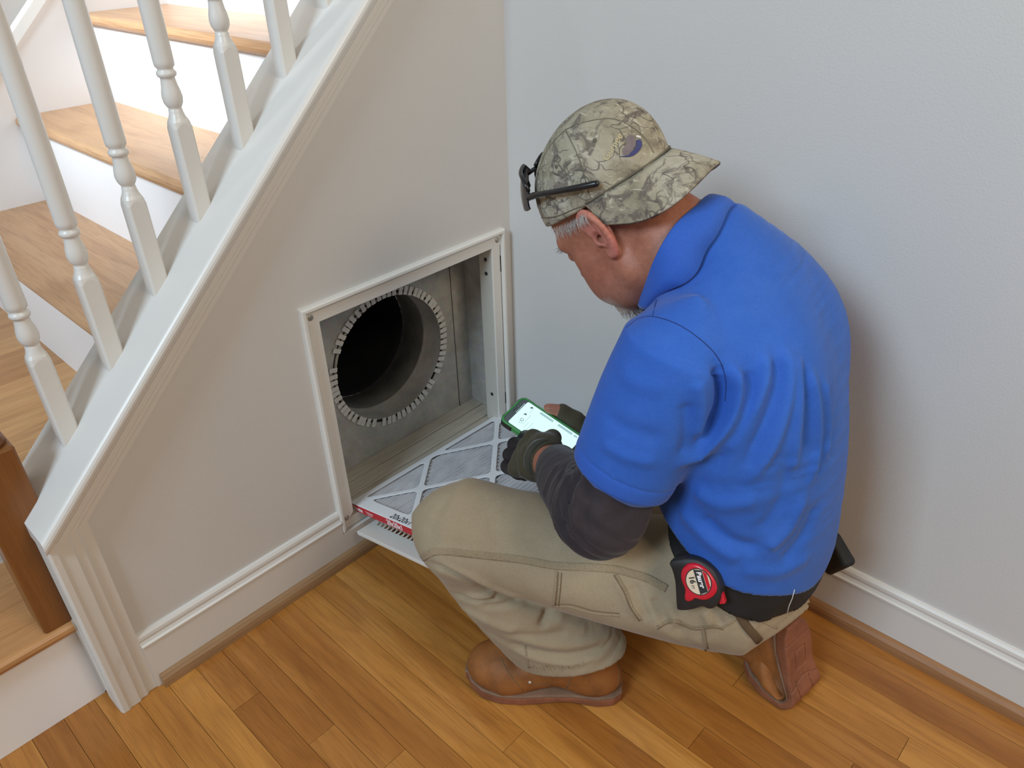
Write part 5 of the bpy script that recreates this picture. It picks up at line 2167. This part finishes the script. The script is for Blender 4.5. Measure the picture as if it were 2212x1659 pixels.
for sg_ in (1, -1):
    V, Fq = [], []
    n_, m_ = 13, 7
    for off in (0, 1):
        for i in range(n_):
            s = sg_ * (0.12 + 0.88 * i / (n_ - 1))
            hh = 0.024 * min(1.0, 0.45 + 2.4 * i / (n_ - 1)) * (1 if i < n_ - 3 else (1, 0.85, 0.55)[i - n_ + 3])
            for j in range(m_):
                w_ = -1 + 2 * j / (m_ - 1)
                V.append(sg_c(s) + TT * (w_ * hh + 0.004) + TN * (0.0022 * off - 0.003 * w_ * w_))
    for off in (0, 1):
        b0 = off * n_ * m_
        for i in range(n_ - 1):
            for j in range(m_ - 1):
                a = b0 + i * m_ + j
                Fq.append((a, a + 1, a + m_ + 1, a + m_))
    link('lens', mesh(np.array(V) @ HR + HO, Fq), M_LENS, sung, True)
    pts = [sg_c(sg_ * (0.12 + 0.88 * i / 12)) - TT * (0.024 * min(1.0, 0.45 + 2.4 * i / 12) * (1 if i < 10 else (1, 0.85, 0.55)[i - 10]) - 0.003) for i in range(13)]
    MB().tube([head2W(p) for p in pts], 0.0032, 8).build('rim', M_GLOSS, sung, True)
    arm = [sg_c(sg_ * 1.0), np.array((0.022, 0.0905 * sg_, 0.100)), np.array((-0.006, 0.0970 * sg_, 0.086)), np.array((-0.032, 0.0965 * sg_, 0.0715)), np.array((-0.052, 0.0925 * sg_, 0.0600)), np.array((-0.064, 0.0885 * sg_, 0.0525))]
    MB().tube([head2W(p) for p in crom(arm, 22)], [0.0048] * 4 + [0.0040] * 8 + [0.0044] * 8 + [0.004, 0.002], 8).build('temple_arm', M_GLOSS, sung, True)
MB().tube([head2W(sg_c(s) - TT * 0.004) for s in (-0.14, -0.07, 0, 0.07, 0.14)], 0.0034, 8).build('bridge', M_GLOSS, sung, True)
# ------------------------------------------------------------------ phone
PHM = Matrix(((PH_M[0, 0], PH_M[0, 1], PH_M[0, 2], PH_C[0]), (PH_M[1, 0], PH_M[1, 1], PH_M[1, 2], PH_C[1]), (PH_M[2, 0], PH_M[2, 1], PH_M[2, 2], PH_C[2]), (0, 0, 0, 1)))
phone = bpy.data.objects.new('phone', None)
COL.objects.link(phone)
tag(phone, label='smartphone in a green and black case with its screen lit', cat='phone')
phone.location = PH_C
bpy.context.view_layer.update()
M_GREEN = plain('green_rubber', (0.055, 0.30, 0.075), 0.5, 0, 0.06)
M_PBLK = plain('phone_black', (0.012, 0.013, 0.014), 0.4, 0, 0.2)
M_GLASSBLK = plain('phone_glass', (0.10, 0.12, 0.125), 0.12, 0, 0.05)
t = NT('lit_screen')
M_SCREEN = t.done((0.02, 0.02, 0.02), 0.15, 0, None, 0.5, (0.70, 1.0, 0.97), 1.05)
t = NT('screen_grey')
M_SGREY = t.done((0.02, 0.02, 0.02), 0.3, 0, None, 0.3, (0.42, 0.66, 0.68), 0.85)
t = NT('screen_ink')
M_SINK = t.done((0.03, 0.05, 0.05), 0.3, 0, None, 0.3, (0.05, 0.09, 0.09), 0.8)


def rrect(hu, hv, r, n=6):
    out = []
    for cx_, cy_, a0 in ((hu - r, hv - r, 0), (-hu + r, hv - r, 90), (-hu + r, -hv + r, 180), (hu - r, -hv + r, 270)):
        for k in range(n + 1):
            a = math.radians(a0 + 90 * k / n)
            out.append((cx_ + r * math.cos(a), cy_ + r * math.sin(a)))
    return out


def pput(o, par=None):
    o.parent = par or phone
    o.matrix_parent_inverse = (par or phone).matrix_world.inverted()
    o.matrix_world = PHM
    return o


def rloft(specs):
    return MB().loft([[(x, y, w_) for x, y in rrect(hu, hv, r)] for hu, hv, r, w_ in specs])


HU, HV = 0.081, 0.0405
m = rloft([(HU - 0.002, HV - 0.002, 0.010, -0.0125), (HU, HV, 0.012, -0.010), (HU, HV, 0.012, 0.0005), (HU - 0.0015, HV - 0.0015, 0.011, 0.0022), (HU - 0.0040, HV - 0.0040, 0.009, 0.0022), (HU - 0.0045, HV - 0.0045, 0.009, 0.0008)])
pput(m.build('case', M_GREEN, None, False))
# black corner bumpers, proud of the green shell
for su, sv_ in ((-1, -1), (-1, 1), (1, -1), (1, 1)):
    pts = [(su * (HU - 0.030), sv_ * (HV + 0.0006)), (su * (HU - 0.012), sv_ * (HV + 0.0006)), (su * (HU - 0.004), sv_ * (HV - 0.0030)), (su * (HU + 0.0006), sv_ * (HV - 0.012)), (su * (HU + 0.0006), sv_ * (HV - 0.020))]
    rg = []
    for (x, y) in crom(np.array(pts), 12):
        nx, ny = x / HU, y / HV
        rg.append([(x + su * 0.0003, y + sv_ * 0.0003, -0.0115), (x + su * 0.0006, y + sv_ * 0.0006, -0.0005), (x - su * 0.0016, y - sv_ * 0.0016, -0.0005), (x - su * 0.0016, y - sv_ * 0.0016, -0.0115)])
    pput(MB().loft(rg).build('corner_bumper', M_PBLK))
pput(rloft([(HU - 0.0044, HV - 0.0044, 0.0085, -0.004), (HU - 0.0044, HV - 0.0044, 0.0085, 0.0009)]).build('glass', M_GLASSBLK))


def srect(u0, v0, u1, v1, w_, mat, name='screen_bar'):
    return pput(MB().box((u0, v0, w_ - 0.0002), (u1, v1, w_)).build(name, mat))


scr = pput(MB().prism([(x + 0.0015, y) for x, y in rrect(0.0660, 0.0345, 0.004)], 'z', 0.0008, 0.0011).build('screen', M_SCREEN))
srect(-0.030, 0.0255, 0.002, 0.0310, 0.00125, M_SGREY)
srect(0.014, 0.0255, 0.048, 0.0310, 0.00125, M_SGREY)
srect(0.052, 0.0262, 0.060, 0.0305, 0.00125, M_SGREY)
for k, (u_, v0, v1) in enumerate(((-0.040, -0.020, 0.010), (-0.033, -0.024, -0.008), (-0.026, -0.024, -0.002), (-0.020, -0.022, -0.010), (-0.008, -0.024, -0.012), (-0.046, 0.012, 0.026))):
    srect(u_, v0, u_ + 0.0008, v1, 0.0012, M_SGREY, 'screen_line')
for (u_, v_) in ((-0.050, 0.004), (-0.050, 0.026)):
    pput(MB().prism([(u_ - 0.003, v_ - 0.003), (u_ + 0.004, v_ + 0.0005), (u_ - 0.0005, v_ + 0.004)], 'z', 0.0010, 0.00125).build('screen_icon', M_SINK))
for (u_, v_, r_) in ((-0.047, -0.011, 0.0032), (-0.046, -0.018, 0.0030)):
    ring_o = [(u_ + r_ * math.cos(2 * PI * k / 16), v_ + r_ * math.sin(2 * PI * k / 16)) for k in range(16)]
    m = MB()
    m.tube([(x, y, 0.0012) for x, y in ring_o + ring_o[:1]], 0.0005, 5)
    pput(m.build('screen_icon', M_SINK if v_ > -0.015 else M_SGREY))
for k in range(7):
    srect(-0.0672, -0.004 + 0.0045 * k, -0.0660, -0.0015 + 0.0045 * k, 0.00105, M_SCREEN, 'status_icon')
srect(-0.0735, -0.006, -0.0722, 0.008, 0.00105, M_PBLK, 'earpiece')

# ------------------------------------------------------------------ tape measure clipped at the hip
tape_pt, tape_n = shoot(TB, 1527, 1240)
TZ = unit(0.62 * unit(tape_n) + 0.38 * unit(CAM - tape_pt))
RGT, DWN = _r2, _d2
xd = RGT * 0.30 + DWN * 0.954
TX = unit(xd - np.dot(xd, TZ) * TZ)
TY = np.cross(TZ, TX)
org = tape_pt + TZ * 0.004
TM = Matrix(((TX[0], TY[0], TZ[0], org[0]), (TX[1], TY[1], TZ[1], org[1]), (TX[2], TY[2], TZ[2], org[2]), (0, 0, 0, 1)))
tape = bpy.data.objects.new('tape_measure', None)
COL.objects.link(tape)
tag(tape, label='red and black tape measure clipped at the hip of the khaki trousers', cat='tape measure')
tape.location = org
bpy.context.view_layer.update()
SC = 5.5e-5


def tz(zx, zy):
    """outline drawn in the tape's own plane, centred on its drum"""
    dx, dy = zx - 890, zy - 700
    return (dx * 0.30 + dy * 0.954) * SC, (dx * 0.954 - dy * 0.30) * SC


def tput(o):
    o.parent = tape
    o.matrix_parent_inverse = tape.matrix_world.inverted()
    o.matrix_world = TM
    return o


case_z = [(80, 330), (130, 240), (300, 170), (560, 95), (860, 90), (1130, 210), (1330, 430), (1420, 720), (1420, 1050), (1310, 1290), (1150, 1370), (980, 1340), (760, 1450), (520, 1540), (330, 1565), (285, 1480), (262, 1150), (235, 780), (150, 470)]
cs = crom(np.array([tz(*q) for q in case_z] + [tz(*case_z[0])]), 64)[:-1]
cc_ = cs.mean(0)
m = MB()
m.loft([[(*(cc_ + (q - cc_) * s_), h_) for q in cs] for s_, h_ in ((0.96, 0.0), (1.0, 0.003), (1.0, 0.029), (0.985, 0.032), (0.94, 0.034))])
M_TBLK = plain('tape_black', (0.016, 0.016, 0.017), 0.55, 0, 0.2, bump=0.2)
M_TRED = plain('tape_red', (0.56, 0.014, 0.030), 0.25, 0, 0.05)
M_CREAM = plain('label_cream', (0.72, 0.58, 0.42), 0.4, 0, 0.03)
tput(m.build('case', M_TBLK, None, True))
red_z = [(430, 480), (470, 370), (560, 260), (680, 200), (860, 190), (1050, 270), (1220, 420), (1340, 620), (1365, 800), (1290, 960), (1150, 1080), (1000, 1130), (820, 1120), (740, 1180), (640, 1240), (560, 1230), (525, 1160), (540, 1010), (530, 900), (470, 770), (425, 620)]
rd = crom(np.array([tz(*q) for q in red_z] + [tz(*red_z[0])]), 64)[:-1]
rc_ = np.array(tz(895, 640))
m = MB()
m.loft([[(*(rc_ + (q - rc_) * s_), h_) for q in rd] for s_, h_ in ((1.0, 0.030), (1.0, 0.036), (0.95, 0.0385), (0.80, 0.0388))])
tput(m.build('drum_cover', M_TRED, None, True))
lab_c = np.array(tz(905, 640))


def disc(rx, ry, h0, h1, n=36):
    # ellipse whose long axis runs along the tape's x
    return MB().prism([(lab_c[0] + rx * math.cos(2 * PI * k / n), lab_c[1] + ry * math.sin(2 * PI * k / n)) for k in range(n)], 'z', h0, h1)


tput(disc(0.0198, 0.0190, 0.0380, 0.0392).build('label_ring', M_TBLK))
tput(disc(0.0184, 0.0177, 0.0390, 0.0394).build('label', M_CREAM))


def band(y0, y1, mat, nm, h_=0.0397):
    pts = []
    R_ = 0.0184
    for y in (y0, y1):
        pts.append((y, math.sqrt(max(0, 1 - (y / 0.0177) ** 2)) * R_))
    return tput(MB().prism([(lab_c[0] - pts[0][1], lab_c[1] + y0), (lab_c[0] + pts[0][1], lab_c[1] + y0), (lab_c[0] + pts[1][1], lab_c[1] + y1), (lab_c[0] - pts[1][1], lab_c[1] + y1)], 'z', 0.0392, h_).build(nm, mat))


band(-0.0023, 0.0095, M_TBLK, 'label_band')
band(0.0102, 0.0151, M_TRED, 'label_band')
MB_l = lambda body, size, x, y, mat, **kw: letter(body, size, TM @ Matrix.Translation((lab_c[0] + x, lab_c[1] + y, 0.0399)), mat, tape, extrude=0.0001, **kw)
MB_l('16', 0.0113, -0.0098, -0.0117, M_INK, bold=0.0003)
MB_l('FT', 0.0053, 0.0034, -0.0117, M_INK)
MB_l('Bauer', 0.0099, -0.0146, 0.0009, M_WHITEINK, bold=0.0004, shear=0.15)
hx, hy = tz(400, 1545)
tput(MB().box((hx - 0.0035, hy - 0.006, 0.010), (hx + 0.0015, hy + 0.006, 0.024), 0.001, 1).build('hook', plain('hook_chrome', (0.75, 0.73, 0.70), 0.2, 0.9)))
hx, hy = tz(1395, 1110)
tput(MB().box((hx - 0.008, hy - 0.004, 0.012), (hx + 0.008, hy + 0.005, 0.024), 0.002, 2).build('lock_button', M_TRED))

# loose thread at the hem and the frayed cuff of the trouser leg
th_a, th_n = shoot(SB, 1712, 1270)
if th_a is not None:
    p0_, p1_ = th_a + th_n * 0.004, None
    q_, qn_ = shoot(obj_bvh(belt), 1700, 1305)
    if q_ is not None:
        MB().tube([p0_, (p0_ + q_ + qn_ * 0.006) / 2, q_ + qn_ * 0.004, q_ + qn_ * 0.004 + np.array((0, 0, -0.018))], 0.0006, 5).build('loose_thread', M_WTHREAD, shirt, True)
fr = random.Random(9)
m_ = MB()
for k_ in range(60):
    t_ = fr.random()
    a_, n_ = shoot(TB, 1142 + 190 * t_, 1446 - 55 * max(0, t_ - 0.45) / 0.55 - 4 * (1 - t_) + fr.uniform(-8, 2))
    if a_ is None:
        continue
    dv = np.array((fr.uniform(-0.4, 0.4), fr.uniform(-0.4, 0.4), -1.0)) + n_ * 0.4
    m_.tube([a_, a_ + dv * 0.004, a_ + dv * fr.uniform(0.006, 0.010) + n_ * 0.001], [0.0004, 0.0003, 0.0001], 3, False)
tag(m_.build('frayed_hem', M_SEAM, pants), kind='stuff')
